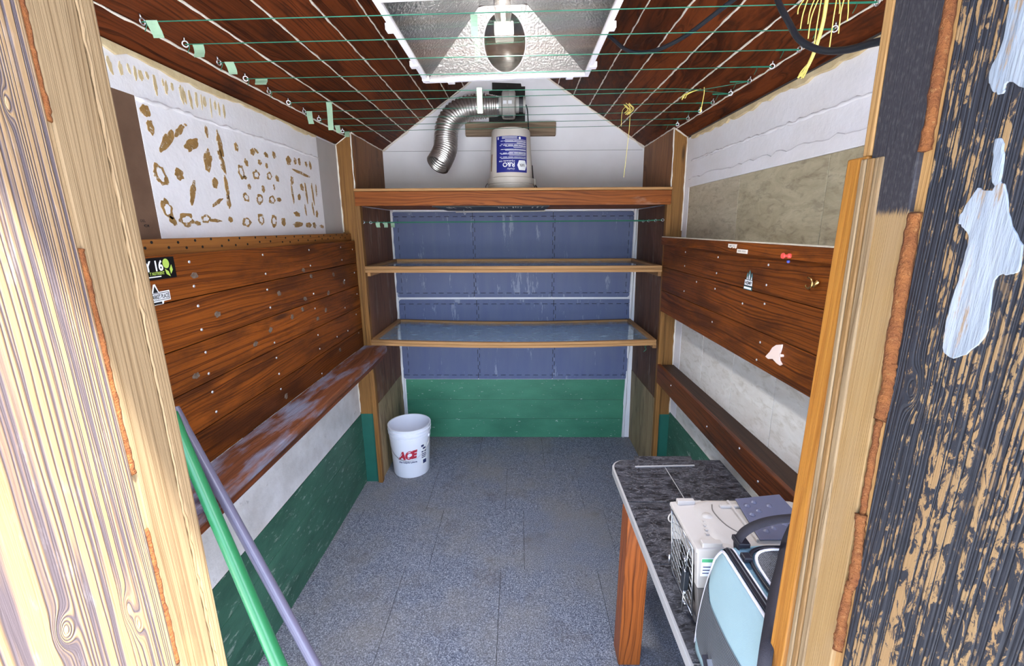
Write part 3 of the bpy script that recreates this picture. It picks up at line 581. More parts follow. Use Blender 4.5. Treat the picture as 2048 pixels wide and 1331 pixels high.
# ---- doorway jambs
LX = -0.484
t1 = struct('trim_3', (LX, 0.4, 0))
bx('outer_board', 'weathered_tan', t1, LX-0.045, LX, 0.20, 0.4775, -0.1, 2.35, 0.003)
bx('jamb', 'jamb_wood', t1, LX-0.045, LX-0.002, 0.4835, 0.540, 0.0, 2.35, 0.002)
bx('jamb_edge', 'jamb_wood', t1, LX-0.045, LX, 0.5415, 0.562, 0.0, 2.35, 0.003)
rnd = random.Random(17)
def foam_line(parent, pts, r, seed, seg=8):
    rr = random.Random(seed); P = smooth_path(pts, 14); rs = [r*rr.uniform(0.7, 1.35) for _ in P]; rs = [sum(rs[max(0, i-2):i+3])/len(rs[max(0, i-2):i+3]) for i in range(len(rs))]
    P = [p+Vector((rr.uniform(-.0006, .0006), rr.uniform(-.0008, .0008), 0)) for p in P]
    return MB().tube(P, r, seg, True, lambda i: rs[i]).build('foam_bead', 'expanding_foam', parent, smooth=True)
foam_line(t1, [(LX-0.003, 0.4805, z) for z in (2.2, 2.0, 1.9, 1.83)], 0.0032, 1)
foam_line(t1, [(LX-0.003, 0.4805, z) for z in (1.70, 1.6, 1.5, 1.42)], 0.0034, 2)
foam_line(t1, [(LX-0.003, 0.4805, z) for z in (1.34, 1.28, 1.2, 1.12)], 0.0032, 3)
foam_line(t1, [(LX-0.003, 0.4805, z) for z in (0.9, 0.6, 0.3)], 0.0032, 4)
bx('gap_strip', 'jamb_wood', t1, LX-0.045, LX-0.004, 0.478, 0.483, 0.0, 2.3)
# torn seam between the jamb and its edge strip
bead('torn_seam', (LX-0.001, 0.5405, 0.3), (LX-0.001, 0.5405, 2.3), 0.0018, t1, 'jamb_wood', 9, 0.012, 0.0009)
GX = 0.44
t2 = struct('trim_4', (GX, 0.4, 0))
Y = lambda v: (v[0], v[1]+0.038*(v[2]-1.45), v[2])
MB(Y).box(GX+0.004, GX+0.055, 0.18, 0.487, -0.1, 2.35).build('outer_board', 'weathered_black', t2, bevel=0.003)
MB(Y).box(GX, GX+0.05, 0.500, 0.566, 0.0, 2.35).build('jamb', 'jamb_black_top', t2, bevel=0.0015)
MB(Y).box(GX-0.001, GX+0.05, 0.567, 0.580, 1.806, 2.35).build('jamb_edge', 'jamb_wood_warm', t2, bevel=0.0015)
for k, (a, b, dx) in enumerate([(0.545, 0.556, 0.0), (0.557, 0.566, 0.002), (0.567, 0.575, 0.003)]):
    MB(Y).box(GX-0.003-dx, GX+0.03, a, b, 0.0, 1.802).build('stop_moulding', 'jamb_wood' if k != 1 else 'jamb_wood_warm', t2, bevel=0.0015)
MB(lambda v: (v[0], v[1]+0.012*(v[2]-1.45), v[2])).box(GX-0.003, GX+0.03, 0.578, 0.612, 0.0, 1.806).build('stop_board', 'stop_orange', t2, bevel=0.002)
YY = lambda z: 0.038*(z-1.45)
foam_line(t2, [(GX+0.002, 0.4945+YY(z), z) for z in (2.2, 2.05, 1.9, 1.80)], 0.0055, 21)
foam_line(t2, [(GX+0.002, 0.4935+YY(z)-d, z) for z, d in ((1.735, 0), (1.66, .001), (1.58, .002), (1.53, .005), (1.49, .002))], 0.0065, 22)
foam_line(t2, [(GX+0.002, 0.4945+YY(z)-d, z) for z, d in ((1.36, 0), (1.31, .005), (1.27, .006), (1.245, .001), (1.19, 0), (1.15, 0))], 0.0058, 23)
foam_line(t2, [(GX+0.003, 0.494+YY(z), z) for z in (1.49, 1.42, 1.36)], 0.0035, 24)
MB(Y).box(GX+0.006, GX+0.05, 0.487, 0.500, 0.0, 2.3).build('gap_strip', 'jamb_wood_warm', t2)

def smear(pts, seed):      # dried sealant smears on the outer board, outlines in y and z
    q = smooth_path([(a, b, 0) for a, b in pts]+[(pts[0][0], pts[0][1], 0)], 4)[:-1]; rr = random.Random(seed)
    P = [(a.x+rr.uniform(-.0006, .0006), a.y+rr.uniform(-.0012, .0012)) for a in q]
    return MB().prism(P, 'x', GX+0.0055, GX+0.0025).build('caulk_smear', 'smear_grey', t2, bevel=0.0012)
smear([(0.4432, 1.7552), (0.4525, 1.7348), (0.4539, 1.7253), (0.4472, 1.7180), (0.4401, 1.7085), (0.4398, 1.6771), (0.4420, 1.6389), (0.4420, 1.6151), (0.4374, 1.5926), (0.4228, 1.5917), (0.4093, 1.6058), (0.4025, 1.6245), (0.4072, 1.6710), (0.3964, 1.6778), (0.3904, 1.6817), (0.3927, 1.7032), (0.4082, 1.7267), (0.4177, 1.7531), (0.4243, 1.7590), (0.4312, 1.7520)], 1)
smear([(0.4546, 1.9178), (0.4518, 1.8852), (0.4575, 1.8606), (0.4545, 1.8482), (0.4470, 1.8398), (0.4400, 1.8368), (0.4383, 1.8465), (0.4200, 1.8391), (0.4310, 1.9074)], 2)
smear([(0.4386, 1.7987), (0.4354, 1.7766), (0.4299, 1.7574), (0.4240, 1.7579), (0.4256, 1.7774), (0.4311, 1.7974)], 3)

# ================================================================== THINGS
# ---- long bench plank on the left
bt = 0.992
t = thing('bench_plank', (-0.92, 1.7, bt-0.03), 'scuffed red-brown ledge plank under the boards of the left wall', 'shelf')
pts = [(-0.990, 0.62), (-0.832, 0.62), (-0.832, 2.60), (-0.838, 2.640), (-0.856, 2.664), (-0.990, 2.664)]
MB().prism(pts, 'z', bt-0.032, bt).build('plank', 'bench_wood', t, bevel=0.004)
bx('front_batten', 'rail_wood', t, -0.862, -0.842, 0.62, 2.60, bt-0.062, bt-0.033, 0.003)
for y in (0.8, 1.5, 2.2): bx('bracket', 'rail_wood', t, -1.058, -0.865, y, y+0.035, bt-0.075, bt-0.033, 0.002)

# ---- right wall ledge and rail
t = thing('wall_ledge', (0.9, 1.7, 1.6), 'dusty narrow ledge capping the orange boards on the right wall', 'shelf')
MB(R).box(0.862, XR-.001, 0.62, 2.664, 1.640, 1.660).build('top', 'dust_top', t, bevel=0.002)
MB(R).box(0.852, 0.8675, 0.62, 2.668, 1.620, 1.6635).build('front_strip', 'plank_wood', t, bevel=0.002)
MB(R).box(0.853, 0.874, 0.62, 2.668, 1.6636, 1.6685).build('dusty_edge', 'dust_top', t, bevel=0.001)
t = thing('guard_rail', (0.9, 1.7, 0.74), 'dark stained rail along the right wall above the green paint', 'rail')
MB(R).box(0.868, 0.890, 0.62, 2.664, 0.742, 0.868).build('front_board', 'rail_wood', t, bevel=0.004)
MB(R).box(0.8905, XR-.001, 0.62, 2.664, 0.835, 0.862).build('top_board', 'black_frame_wood', t, bevel=0.002)
for (y, z) in [(1.9, 0.80), (1.45, 0.795), (2.4, 0.82), (1.6, 0.85)]: share(nme, 'nail', R((0.8675, y, z)), t, rot=(0, 0, PI))

# ---- top shelf of the alcove
t = thing('storage_shelf', (0, 3.0, 1.85), 'deep wooden shelf behind a thick knotty beam below the gable', 'shelf')
bx('front_beam', 'beam_wood', t, -0.968, 0.899, 2.655, 2.697, 1.852, 1.934, 0.003)
bx('edge_strip', 'frame_wood', t, -0.968, 0.899, 2.648, 2.705, 1.935, 1.950, 0.003)
for k in range(4):
    bx('deck_board', 'beam_wood', t, -0.955, 0.888, 2.706+k*0.143, 2.706+k*0.143+0.140, 1.925, 1.949, 0.001)
for k in range(4): bx('underside_board', 'beam_wood', t, -0.955, 0.888, 2.700+k*0.163, 2.700+k*0.163+0.160, 1.856, 1.872, 0.001)
bx('underside_panel', 'tray_black', t, -0.52, 0.19, 2.71, 3.30, 1.846, 1.8555)
rnd = random.Random(2)
for x in (-0.44, -0.42, -0.40, -0.32, -0.30, -0.12, -0.105, -0.09, -0.07, -0.03, -0.015, 0.0, 0.02, 0.09, 0.12, 0.15):
    bx('paint_mark', 'caulk_white', t, x-0.004, x+0.004, 2.715+rnd.uniform(0, .05), 2.85+rnd.uniform(0, .06), 1.8450, 1.847)
tag(MB().tube([(-0.46, 3.30, 1.838), (0.20, 3.30, 1.842)], 0.005, 8).build('white_rod', 'caulk_white', t, smooth=True))
hk = MB().tube(smooth_path([(-0.375, 3.1, 1.847), (-0.375, 3.1, 1.825), (-0.370, 3.1, 1.815), (-0.362, 3.1, 1.822)]), 0.002, 6).build('cup_hook', 'steel', t, smooth=True)

# ---- two framed glass shelves
def glass_shelf(z0, z1, sag, label):
    t = thing('glass_shelf', (-0.035, 3.0, z0), label, 'shelf', 'framed glass shelves in the alcove')
    def rail(y0, y1, za, zb, nm='rail'):
        m = MB(); n = 24
        xs = [-0.951+(0.880+0.951)*i/n for i in range(n+1)]
        vs = []; 
        for i, x in enumerate(xs):
            s = -sag*math.sin(PI*i/n)
            vs += [(x, y0, za+s), (x, y1, za+s), (x, y1, zb+s), (x, y0, zb+s)]
        fs = [(0, 1, 2, 3), tuple(4*n+k for k in (3, 2, 1, 0))]
        for i in range(n):
            for k in range(4): fs.append((4*i+k, 4*i+(k+1) % 4, 4*i+4+(k+1) % 4, 4*i+4+k))
        return m.add(vs, fs).build(nm, 'frame_wood', t, bevel=0.0015)
    zm = (z0+z1)/2
    rail(2.664, 2.690, z0, zm-0.001, 'front_rail'); rail(2.666, 2.692, zm, z1, 'front_rail')
    rail(3.300, 3.330, z0, z1, 'back_rail')
    bx('side_rail', 'frame_wood_y', t, -0.951, -0.920, 2.693, 3.299, z0, z1, 0.0015)
    bx('side_rail', 'frame_wood_y', t, 0.850, 0.880, 2.693, 3.299, z0, z1, 0.0015)
    def fn(u, v):
        x = -0.935+(1.80)*u; return (x, 2.680+0.63*v, zm+0.002-sag*math.sin(PI*u))
    MB().grid(fn, 24, 1).build('glass_pane', 'glass_sheet', t, solid=0.004)
    bx('cleat', 'frame_wood_y', t, -0.955, -0.925, 2.70, 3.25, z0-0.026, z0-0.001, 0.002)
    bx('cleat', 'frame_wood_y', t, 0.868, 0.894, 2.70, 3.25, z0-0.030, z0-0.001, 0.002)
glass_shelf(1.456, 1.495, 0.001, 'upper framed glass shelf, level, just below the green strings')
glass_shelf(0.992, 1.027, 0.019, 'lower framed glass shelf, sagging in the middle')

# ---- interlocking foam mats
def teeth(p0, p1, n, h, sgn=1):
    """dovetail line from p0 to p1"""
    P0, P1 = np.array(p0, float), np.array(p1, float); d = P1-P0; L = np.linalg.norm(d); e = d/L; nn = np.array([-e[1], e[0]])*h*sgn; w = L/n
    out = []
    for k in range(n):
        for a, s in ((0.0, 0), (0.30, 0), (0.22, 1), (0.78, 1), (0.70, 0)):
            if k == 0 and a == 0.0 or a > 0: out.append(tuple(P0+e*w*(k+a)+nn*s))
    out.append(tuple(P1)); return out
def mats(z0, z1, xs, words, rowname):
    bt_, bb = 0.036, 0.036; lb = 0.032
    bx('seam_backing', 'gap_dark', wk, xs[0]+0.006, xs[3]-0.006, D2-0.004, D2+0.002, z0+0.006, z1-0.006)  # dark backing added so the mat seams read as shaded gaps
    for i in range(3):
        a, b = xs[i], xs[i+1]
        t = thing('foam_mat', ((a+b)/2, D2-.012, z0), words[i], 'foam mat', 'interlocking foam mats on the back wall')
        x0 = a + (lb if i == 0 else 0); x1 = b - (lb if i == 2 else 0)
        n1 = 9
        bottom = teeth((x0, z0+bb), (x1, z0+bb), n1, 0.014, -1)
        right = teeth((x1, z0+bb), (x1, z1-bt_), n1, 0.014, -1)
        topl = teeth((x0, z1-bt_), (x1, z1-bt_), n1, 0.014, 1)
        left = teeth((x0, z0+bb), (x0, z1-bt_), n1, 0.014, -1)
        def put(pts, nm, th):
            c = np.mean(np.array(pts), 0); q = []
            for p in pts:
                v = np.array(p)-c; L = np.abs(v); q.append(tuple(c+v-np.sign(v)*0.0020))
            MB().prism(q, 'y', D2-0.001, D2-th).build(nm, 'mat_foam', t)
        put(bottom[:-1]+right[:-1]+topl[::-1][:-1]+left[::-1][:-1], 'mat_body', 0.0125)
        r = 0.014
        cl = [(x0-lb if i == 0 else x0, z1-r), (x0-lb+r if i == 0 else x0, z1)] if i == 0 else [(x0, z1)]
        cr = [(x1+lb-r, z1), (x1+lb, z1-r)] if i == 2 else [(x1, z1)]
        low = ([(x1+lb, z1-bt_)] if i == 2 else []) + topl[::-1] + ([(x0-lb, z1-bt_)] if i == 0 else [])
        put(cl+cr+low, 'border_strip', 0.0120)
        cl = [(x0-lb+r, z0), (x0-lb, z0+r)] if i == 0 else [(x0, z0)]
        cr = [(x1+lb, z0+r), (x1+lb-r, z0)] if i == 2 else [(x1, z0)]
        upp = ([(x0-lb, z0+bb)] if i == 0 else []) + bottom + ([(x1+lb, z0+bb)] if i == 2 else [])
        put(upp+cr+cl, 'border_strip', 0.0120)
        if i == 0: put([(x0-lb, z0+bb)]+left+[(x0-lb, z1-bt_)], 'border_strip', 0.0120)
        if i == 2: put(right+[(x1+lb, z1-bt_), (x1+lb, z0+bb)], 'border_strip', 0.0120)
mats(1.194, 1.842, (-0.952, -0.342, 0.263, 0.866), ('blue-grey foam mat of the upper row, leftmost, behind the upper glass shelf', 'blue-grey foam mat in the middle of the upper row', 'blue-grey foam mat of the upper row, rightmost, with pale streaks'), 0)
mats(0.520, 1.180, (-0.940, -0.326, 0.279, 0.884), ('blue-grey foam mat of the lower row, leftmost, above the white bucket', 'blue-grey foam mat in the middle of the lower row', 'blue-grey foam mat of the lower row, rightmost, behind the lower glass shelf'), 1)

# ---- white store bucket on the floor
BC = (-0.782, 2.845); BH = 0.370; r0, r1 = 0.128, 0.146
t = thing('bucket', (BC[0], BC[1], 0.0), 'white plastic bucket with red lettering standing on the carpet', 'bucket')
def br(z): return r0+(r1-r0)*(z/BH)
prof = [(0.0001, 0.004), (r0-0.006, 0.004), (r0-0.002, 0.001), (r0, 0.006), (br(.27), 0.27), (br(.27)+.004, 0.272), (br(.28)+.004, 0.302), (br(.30), 0.304), (br(.31), 0.315), (br(.31)+.008, 0.317), (br(.31)+.008, 0.325), (br(.33), 0.327), (br(.33), 0.338), (br(.34)+.008, 0.340), (br(.34)+.008, 0.348), (br(.35), 0.350), (br(.35), 0.360), (br(.36)+.006, 0.362), (br(.37)+.006, 0.370), (br(.37)-.003, 0.370), (br(.36)-.004, 0.36), (r0-0.005, 0.010), (0.0001, 0.010)]
MB().lathe(prof, (BC[0], BC[1], 0), 56).build('body', 'white_plastic', t, smooth=35)
for s in (-1, 1):
    a = math.radians(-12); ex, ey = math.cos(a)*s, math.sin(a)*s
    MB().lathe([(0.0001, 0.0), (0.012, 0.0), (0.012, 0.01), (0.0001, 0.012)], (BC[0]+ex*br(.29)*1.0-(0.012 if s < 0 else 0), BC[1]+ey*br(.29), 0.288), 14, 'x').build('handle_ear', 'white_plastic', t, smooth=35)
hp = []
for i in range(25):
    th = PI*i/24; a = math.radians(-12); R0 = br(.29)+0.012
    # bail lies down against the front
    cx = -math.cos(th)*R0; fr = math.sin(th)
    px = cx*math.cos(a); py = cx*math.sin(a) - fr*(R0+0.004); pz = 0.288-fr*0.135
    hp.append((BC[0]+px, BC[1]+py, pz))
MB().tube(hp, 0.0022, 7).build('bail', 'steel', t, smooth=True)
def on_bucket(c, rad, ang0, z0, w, h, off=0.0012, flip=False):
    """maps unit box to the bucket wall; ang0 = angle of the box centre from the -y direction (towards the door), + is to the right"""
    def f(u, v):
        z = z0+h*v; r = rad(z)+off; a = ang0+(u-0.5)*w/r
        return (c[0]+r*math.sin(a), c[1]-r*math.cos(a), z)
    return f
A0 = math.radians(10)
f_ace = on_bucket(BC, br, A0-0.10, 0.150, 0.142, 0.066)
text('letters', 'ACE', 'ink_red', t, lambda u, v: f_ace(u, v+0.18*(u-0.5)), 0.075, 0.2)
f_hp = on_bucket(BC, br, A0-0.10, 0.118, 0.132, 0.017)
text('letters', 'the helpful place.', 'ink_navy', t, f_hp, 0.03)
f_lb = on_bucket(BC, br, A0+0.78, 0.085, 0.052, 0.165)
MB().add([f_lb(u/6, v) for u in range(7) for v in (0, 1)], [(2*i, 2*i+2, 2*i+3, 2*i+1) for i in range(6)]).build('care_label', 'sticker_white', t)
for (u0, u1, v0, v1) in [(0.05, 0.5, 0.86, 0.96), (0.3, 0.8, 0.74, 0.82), (0.1, 0.9, 0.60, 0.66), (0.1, 0.9, 0.50, 0.54), (0.1, 0.9, 0.42, 0.46), (0.1, 0.8, 0.34, 0.38), (0.3, 0.9, 0.06, 0.24)]:
    f2 = on_bucket(BC, br, A0+0.78, 0.085, 0.052, 0.165, 0.002)
    MB().add([f2(u0+(u1-u0)*i/3, v) for i in range(4) for v in (v0, v1)], [(2*i, 2*i+2, 2*i+3, 2*i+1) for i in range(3)]).build('print_line', 'ink_navy', t)

# ---- upside-down oil bucket on the storage shelf
HC = (-0.045, 2.92); HZ = 1.950; HH = 0.362
def hr(z): return 0.142-(0.142-0.119)*((z-HZ)/HH)
t = thing('oil_bucket', (HC[0], HC[1], HZ), 'off-white bucket with a blue label standing upside down on the shelf', 'bucket')
prof = [(hr(HZ)-.004, 0.012), (hr(HZ)+.005, 0.0), (hr(HZ)+.006, 0.030), (hr(HZ)+.001, 0.032), (hr(HZ)+.001, 0.040), (hr(HZ)+.008, 0.042), (hr(HZ)+.007, 0.074), (hr(HZ+.07), 0.077), (hr(HZ+.36)+.001, 0.350), (hr(HZ+.36)-.004, 0.360), (hr(HZ+.36)-.012, 0.3625), (0.0001, 0.360)]
MB().lathe(prof, (HC[0], HC[1], HZ), 56).build('body', 'oil_plastic', t, smooth=35)
MB().tube(smooth_path([(HC[0]-0.151, HC[1], HZ+0.05), (HC[0]-0.163, HC[1]-0.01, HZ+0.03), (HC[0]-0.155, HC[1]-0.03, HZ+0.012), (HC[0]-0.14, HC[1]-0.05, HZ+0.008)]), 0.0018, 6).build('bail', 'steel_dark', t, smooth=True)
MB().box(HC[0]+0.143, HC[0]+0.158, HC[1]-0.02, HC[1]+0.02, HZ+0.035, HZ+0.075).build('bail_ear', 'oil_plastic', t, bevel=0.003)
LW, LH, LZ = 0.205, 0.208, HZ+0.102
fl = on_bucket(HC, hr, 0.06, LZ, LW, LH, 0.0012)
lab = MB().add([fl(i/16, v) for i in range(17) for v in (0, 1)], [(2*i, 2*i+2, 2*i+3, 2*i+1) for i in range(16)]).build('label', 'label_blue', t)
f2 = on_bucket(HC, hr, 0.06, LZ, LW, LH, 0.0022)
def inv(u0, v0, w, h): return lambda u, v: f2(u0+w*(1-u), v0+h*(1-v))     # printed upside down
text('letters', 'R&O', 'sticker_white', lab, inv(0.22, 0.145, 0.36, 0.125), 0.02)
text('letters', 'Quality', 'sticker_white', lab, inv(0.35, 0.065, 0.23, 0.060), 0.0, 0.3)
text('letters', 'Hydraulic Oil', 'sticker_white', lab, inv(0.10, 0.285, 0.48, 0.055), 0.012)
def hexw(v): return 0.105+0.058*(1-abs(v-0.1975)/0.1375)
MB().grid(lambda a, b: f2(0.8225+(2*b-1)*hexw(0.06+0.275*a), 0.06+0.275*a), 8, 8).build('emblem', 'sticker_white', lab)
f3 = on_bucket(HC, hr, 0.06, LZ, LW, LH, 0.0030)
text('letters', 'NAPA', 'ink_black', lab, lambda u, v: f3(0.740+0.165*(1-u), 0.155+0.09*(1-v)), 0.01)
rnd = random.Random(4)
def stripe(fn, u0, u1, v0, v1, nm, mat, par): return MB().add([fn(u0+(u1-u0)*i/5, v) for i in range(6) for v in (v0, v1)], [(2*i, 2*i+2, 2*i+3, 2*i+1) for i in range(5)]).build(nm, mat, par)
v = 0.38
while v < 0.90:
    u0 = rnd.choice([0.12, 0.16, 0.30, 0.42, 0.55, 0.65]); stripe(f2, u0, 0.965, v, v+0.012, 'print_line', 'sticker_white', lab); v += rnd.choice([0.026, 0.034, 0.05])
for v in (0.925, 0.95, 0.975): stripe(f2, 0.2, 0.66, v, v+0.009, 'print_line', 'sticker_white', lab)
MB().add([f2(0.745+0.035*math.cos(a*PI/6), 0.945+0.035*math.sin(a*PI/6)) for a in range(12)], [tuple(range(12))]).build('round_mark', 'sticker_white', lab)
stripe(f2, 0.05, 0.09, 0.91, 0.98, 'print_line', 'sticker_white', lab)
f4 = on_bucket(HC, hr, -1.12, HZ+0.115, 0.012, 0.10, 0.001)
stripe(f4, 0, 1, 0, 1, 'side_mark', 'strip_wood', t)

# ---- mounting block, vent sheet, fan, duct, cord
tag(bx('mounting_block', 'block_wood', None, -0.367, 0.263, 3.240, 3.2795, 2.345, 2.436, 0.006), 'weathered grey wood block fixed to the white gable under the fan', 'wood block')
pts = [(-0.178, 2.690), (0.020, 2.682), (0.024, 2.664), (0.049, 2.664), (0.049, 2.437), (-0.203, 2.437), (-0.203, 2.47), (-0.14, 2.475), (-0.14, 2.575), (-0.19, 2.585), (-0.200, 2.60), (-0.200, 2.637), (-0.178, 2.640)]
tag(MB().prism(pts, 'y', DU-0.001, DU-0.006).build('vent_sheet', 'black_sheet', None), 'torn black sheet covering the vent hole behind the fan', 'vent cover')
FC = (-0.062, 3.165, 2.520)
t = thing('duct_fan', (FC[0], FC[1], 2.437), 'pale grey inline duct fan standing on the wood block', 'fan')
MB().lathe([(0.0001, -0.046), (0.070, -0.046), (0.084, -0.040), (0.088, -0.030), (0.088, -0.002), (0.086, 0.0), (0.088, 0.002), (0.088, 0.030), (0.084, 0.040), (0.070, 0.046), (0.0001, 0.046)], FC, 48, 'x').build('housing', 'fan_plastic', t, smooth=35)
MB().lathe([(0.048, 0.046), (0.050, 0.050), (0.050, 0.068), (0.046, 0.068), (0.046, 0.05)], FC, 36, 'x').build('outlet_collar', 'fan_plastic', t, smooth=35)
MB().lathe([(0.043, 0.066), (0.044, 0.098), (0.04, 0.098)], FC, 36, 'x').build('motor_ring', 'steel_dark', t, smooth=35)
MB().lathe([(0.048, 0.096), (0.051, 0.098), (0.051, 0.112), (0.0001, 0.113)], FC, 36, 'x').build('outlet_rim', 'fan_plastic', t, smooth=35)
MB().lathe([(0.056, -0.070), (0.058, -0.068), (0.058, -0.046), (0.05, -0.046)], FC, 36, 'x').build('inlet_collar', 'fan_plastic', t, smooth=35)
for dx in (-0.024, 0.010):
    MB().box(FC[0]+dx-0.012, FC[0]+dx+0.012, FC[1]-0.0905, FC[1]-0.086, FC[2]-0.014, FC[2]+0.006).build('rating_label', 'sticker_white', t, bevel=0.001)
MB().box(FC[0]-0.03, FC[0]+0.03, FC[1]-0.05, FC[1]+0.05, 2.4365, 2.445).build('foot', 'steel_dark', t, bevel=0.002)
# flexible duct: corrugated tube
key = [(-0.133, 3.150, 2.512), (-0.19, 3.145, 2.512), (-0.27, 3.135, 2.505), (-0.36, 3.12, 2.482), (-0.43, 3.10, 2.435), (-0.468, 3.085, 2.37), (-0.478, 3.075, 2.30), (-0.482, 3.06, 2.235), (-0.505, 3.03, 2.170), (-0.528, 3.00, 2.125)]
P = smooth_path(key, 22); n = len(P)
t = thing('flexible_duct', (-0.40, 3.1, 2.1), 'crinkled silver flexible duct curving down from the fan', 'duct')
def drf(i):
    s = i/(n-1); base = 0.058+0.016*min(1, s/0.16)
    return base + 0.0048*(1 if i % 5 < 2 else -0.7)*(1 if s > 0.14 else 0.15)
MB().tube(P, 0.075, 40, False, drf).build('hose', 'duct_foil', t, smooth=True)
MB().tube(P[::-1][:n-40], 0.07, 40, False, lambda i: drf(n-1-i)-0.004).build('lining', 'duct_foil', t, smooth=True)
MB().lathe([(0.0592, -0.09), (0.0605, -0.09), (0.0605, -0.068), (0.0592, -0.068)], (-0.06, 3.150, 2.512), 36, 'x').build('clamp_band', 'steel', t, smooth=35)
c = thing('fan_cord', (0.09, 3.1, 1.95), 'thin black power cord hanging from the fan beside the oil bucket', 'cord')
MB().tube(smooth_path([(0.052, 3.13, 2.512), (0.062, 3.10, 2.47), (0.068, 3.09, 2.38), (0.075, 3.07, 2.28), (0.085, 3.04, 2.16), (0.092, 3.02, 2.08), (0.105, 3.0, 2.02), (0.125, 2.98, 1.975), (0.14, 2.96, 1.954)]), 0.0038, 7).build('cable', 'rubber_black', c, smooth=True)
MB().tube(smooth_path([(0.090, 3.03, 2.12), (0.094, 3.0, 2.06), (0.100, 2.98, 2.0), (0.108, 2.96, 1.956)]), 0.007, 8).build('plug', 'rubber_black', c, smooth=True)
MB().tube(smooth_path([(0.092, 3.02, 2.10), (0.098, 3.0, 2.02), (0.118, 2.97, 1.956)]), 0.0034, 7).build('cable', 'rubber_black', c, smooth=True)

# ---- grow light hood
GH = (-0.046, 1.575, 2.302)
t = thing('grow_light', GH, 'white framed glass grow light hood hanging under the ridge', 'lamp', rot=(0, -0.029, 0))
hx, hy = 0.324, 0.325
for (a, b, c_, d) in [(-hx, hx, -hy, -hy+0.018), (-hx, hx, hy-0.018, hy), (-hx, -hx+0.018, -hy+0.018, hy-0.018), (hx-0.018, hx, -hy+0.018, hy-0.018)]:
    MB().box(a, b, c_, d, -0.012, 0.014).build('frame_bar', 'enamel_white', t, bevel=0.002)
MB().box(-hx+0.012, hx-0.012, -hy+0.012, hy-0.012, -0.006, -0.002).build('glass_pane', 'bulb_glass', t)
for (x, y) in [(-hx, -0.15), (-hx, 0.14), (-hx+0.01, hy-0.03), (hx, 0.22), (hx, -0.1), (-0.22, hy), (0.25, hy)]:
    MB().box(x-0.014, x+0.014, y-0.014, y+0.014, -0.015, 0.004).build('frame_clip', 'enamel_white', t, bevel=0.002)
bxx, byy, tx, ty0, ty1, th = 0.308, 0.309, 0.082, -0.115, 0.115, 0.158
B4 = [(-bxx, -byy, 0.0), (bxx, -byy, 0.0), (bxx, byy, 0.0), (-bxx, byy, 0.0)]; T4 = [(-tx, ty0, th), (tx, ty0, th), (tx, ty1, th), (-tx, ty1, th)]
MB().add([B4[0], B4[3], T4[3], T4[0]], [(0, 1, 2, 3)]).build('side_reflector', 'hammered_aluminium', t, solid=0.002)
MB().add([B4[1], B4[2], T4[2], T4[1]], [(0, 1, 2, 3)]).build('side_reflector', 'hammered_aluminium', t, solid=0.002)
MB().add([B4[0], B4[1], T4[1], T4[0]], [(0, 1, 2, 3)]).build('end_reflector', 'hammered_aluminium', t, solid=0.002)
MB().add(T4, [(0, 1, 2, 3)]).build('top_reflector', 'hammered_aluminium', t, solid=0.002)
# far end plate with the round duct opening
def lerp3(a, b, s): return tuple(a[i]+(b[i]-a[i])*s for i in range(3))
def plate(u, v):       # v 0 bottom .. 1 top, u -1..1
    L = lerp3(B4[3], T4[3], v); Rr = lerp3(B4[2], T4[2], v); return lerp3(L, Rr, (u+1)/2)
outer = []; inner = []; N = 48; C0 = Vector((0, (byy+ty1)/2+0.005, th*0.50)); sl = Vector((0, ty1-byy, th)).normalized()
for k in range(N):
    a = 2*PI*k/N; ca, sa = math.cos(a), math.sin(a)
    inner.append(C0+Vector((1, 0, 0))*0.078*ca+sl*0.112*sa)
    # march to the trapezoid border
    lo, hi = 0.0, 2.0
    for _ in range(30):
        m_ = (lo+hi)/2; p = C0+(Vector((1, 0, 0))*0.078*ca+sl*0.112*sa)*(m_*4)
        v_ = p.z/th; w_ = bxx+(tx-bxx)*v_
        if 0 <= v_ <= 1 and abs(p.x) <= w_: lo = m_
        else: hi = m_
    outer.append(C0+(Vector((1, 0, 0))*0.078*ca+sl*0.112*sa)*(max(lo*4, 1.001)))
vs = inner+outer
MB().add(vs, [(k, (k+1) % N, N+(k+1) % N, N+k) for k in range(N)]).build('end_plate', 'hammered_bright', t, solid=0.002)
MB().tube([p+(Vector((0, 0, 0))) for p in inner]+[inner[0]], 0.003, 6, False).build('opening_rim', 'enamel_white', t, smooth=True)
rings = []
for j in range(12):
    off = Vector((0, 0.016*j, 0.0035*j)); s = 1.0 + (0.02 if j % 2 else -0.02)
    rings.append([C0+(p-C0)*s+off for p in inner])
vs = [p for q in rings for p in q]; fs = [(i*N+k, i*N+(k+1) % N, (i+1)*N+(k+1) % N, (i+1)*N+k) for i in range(11) for k in range(N)] + [tuple(11*N+k for k in range(N))]
MB().add(vs, fs).build('duct_flange', 'duct_foil', t, smooth=True)
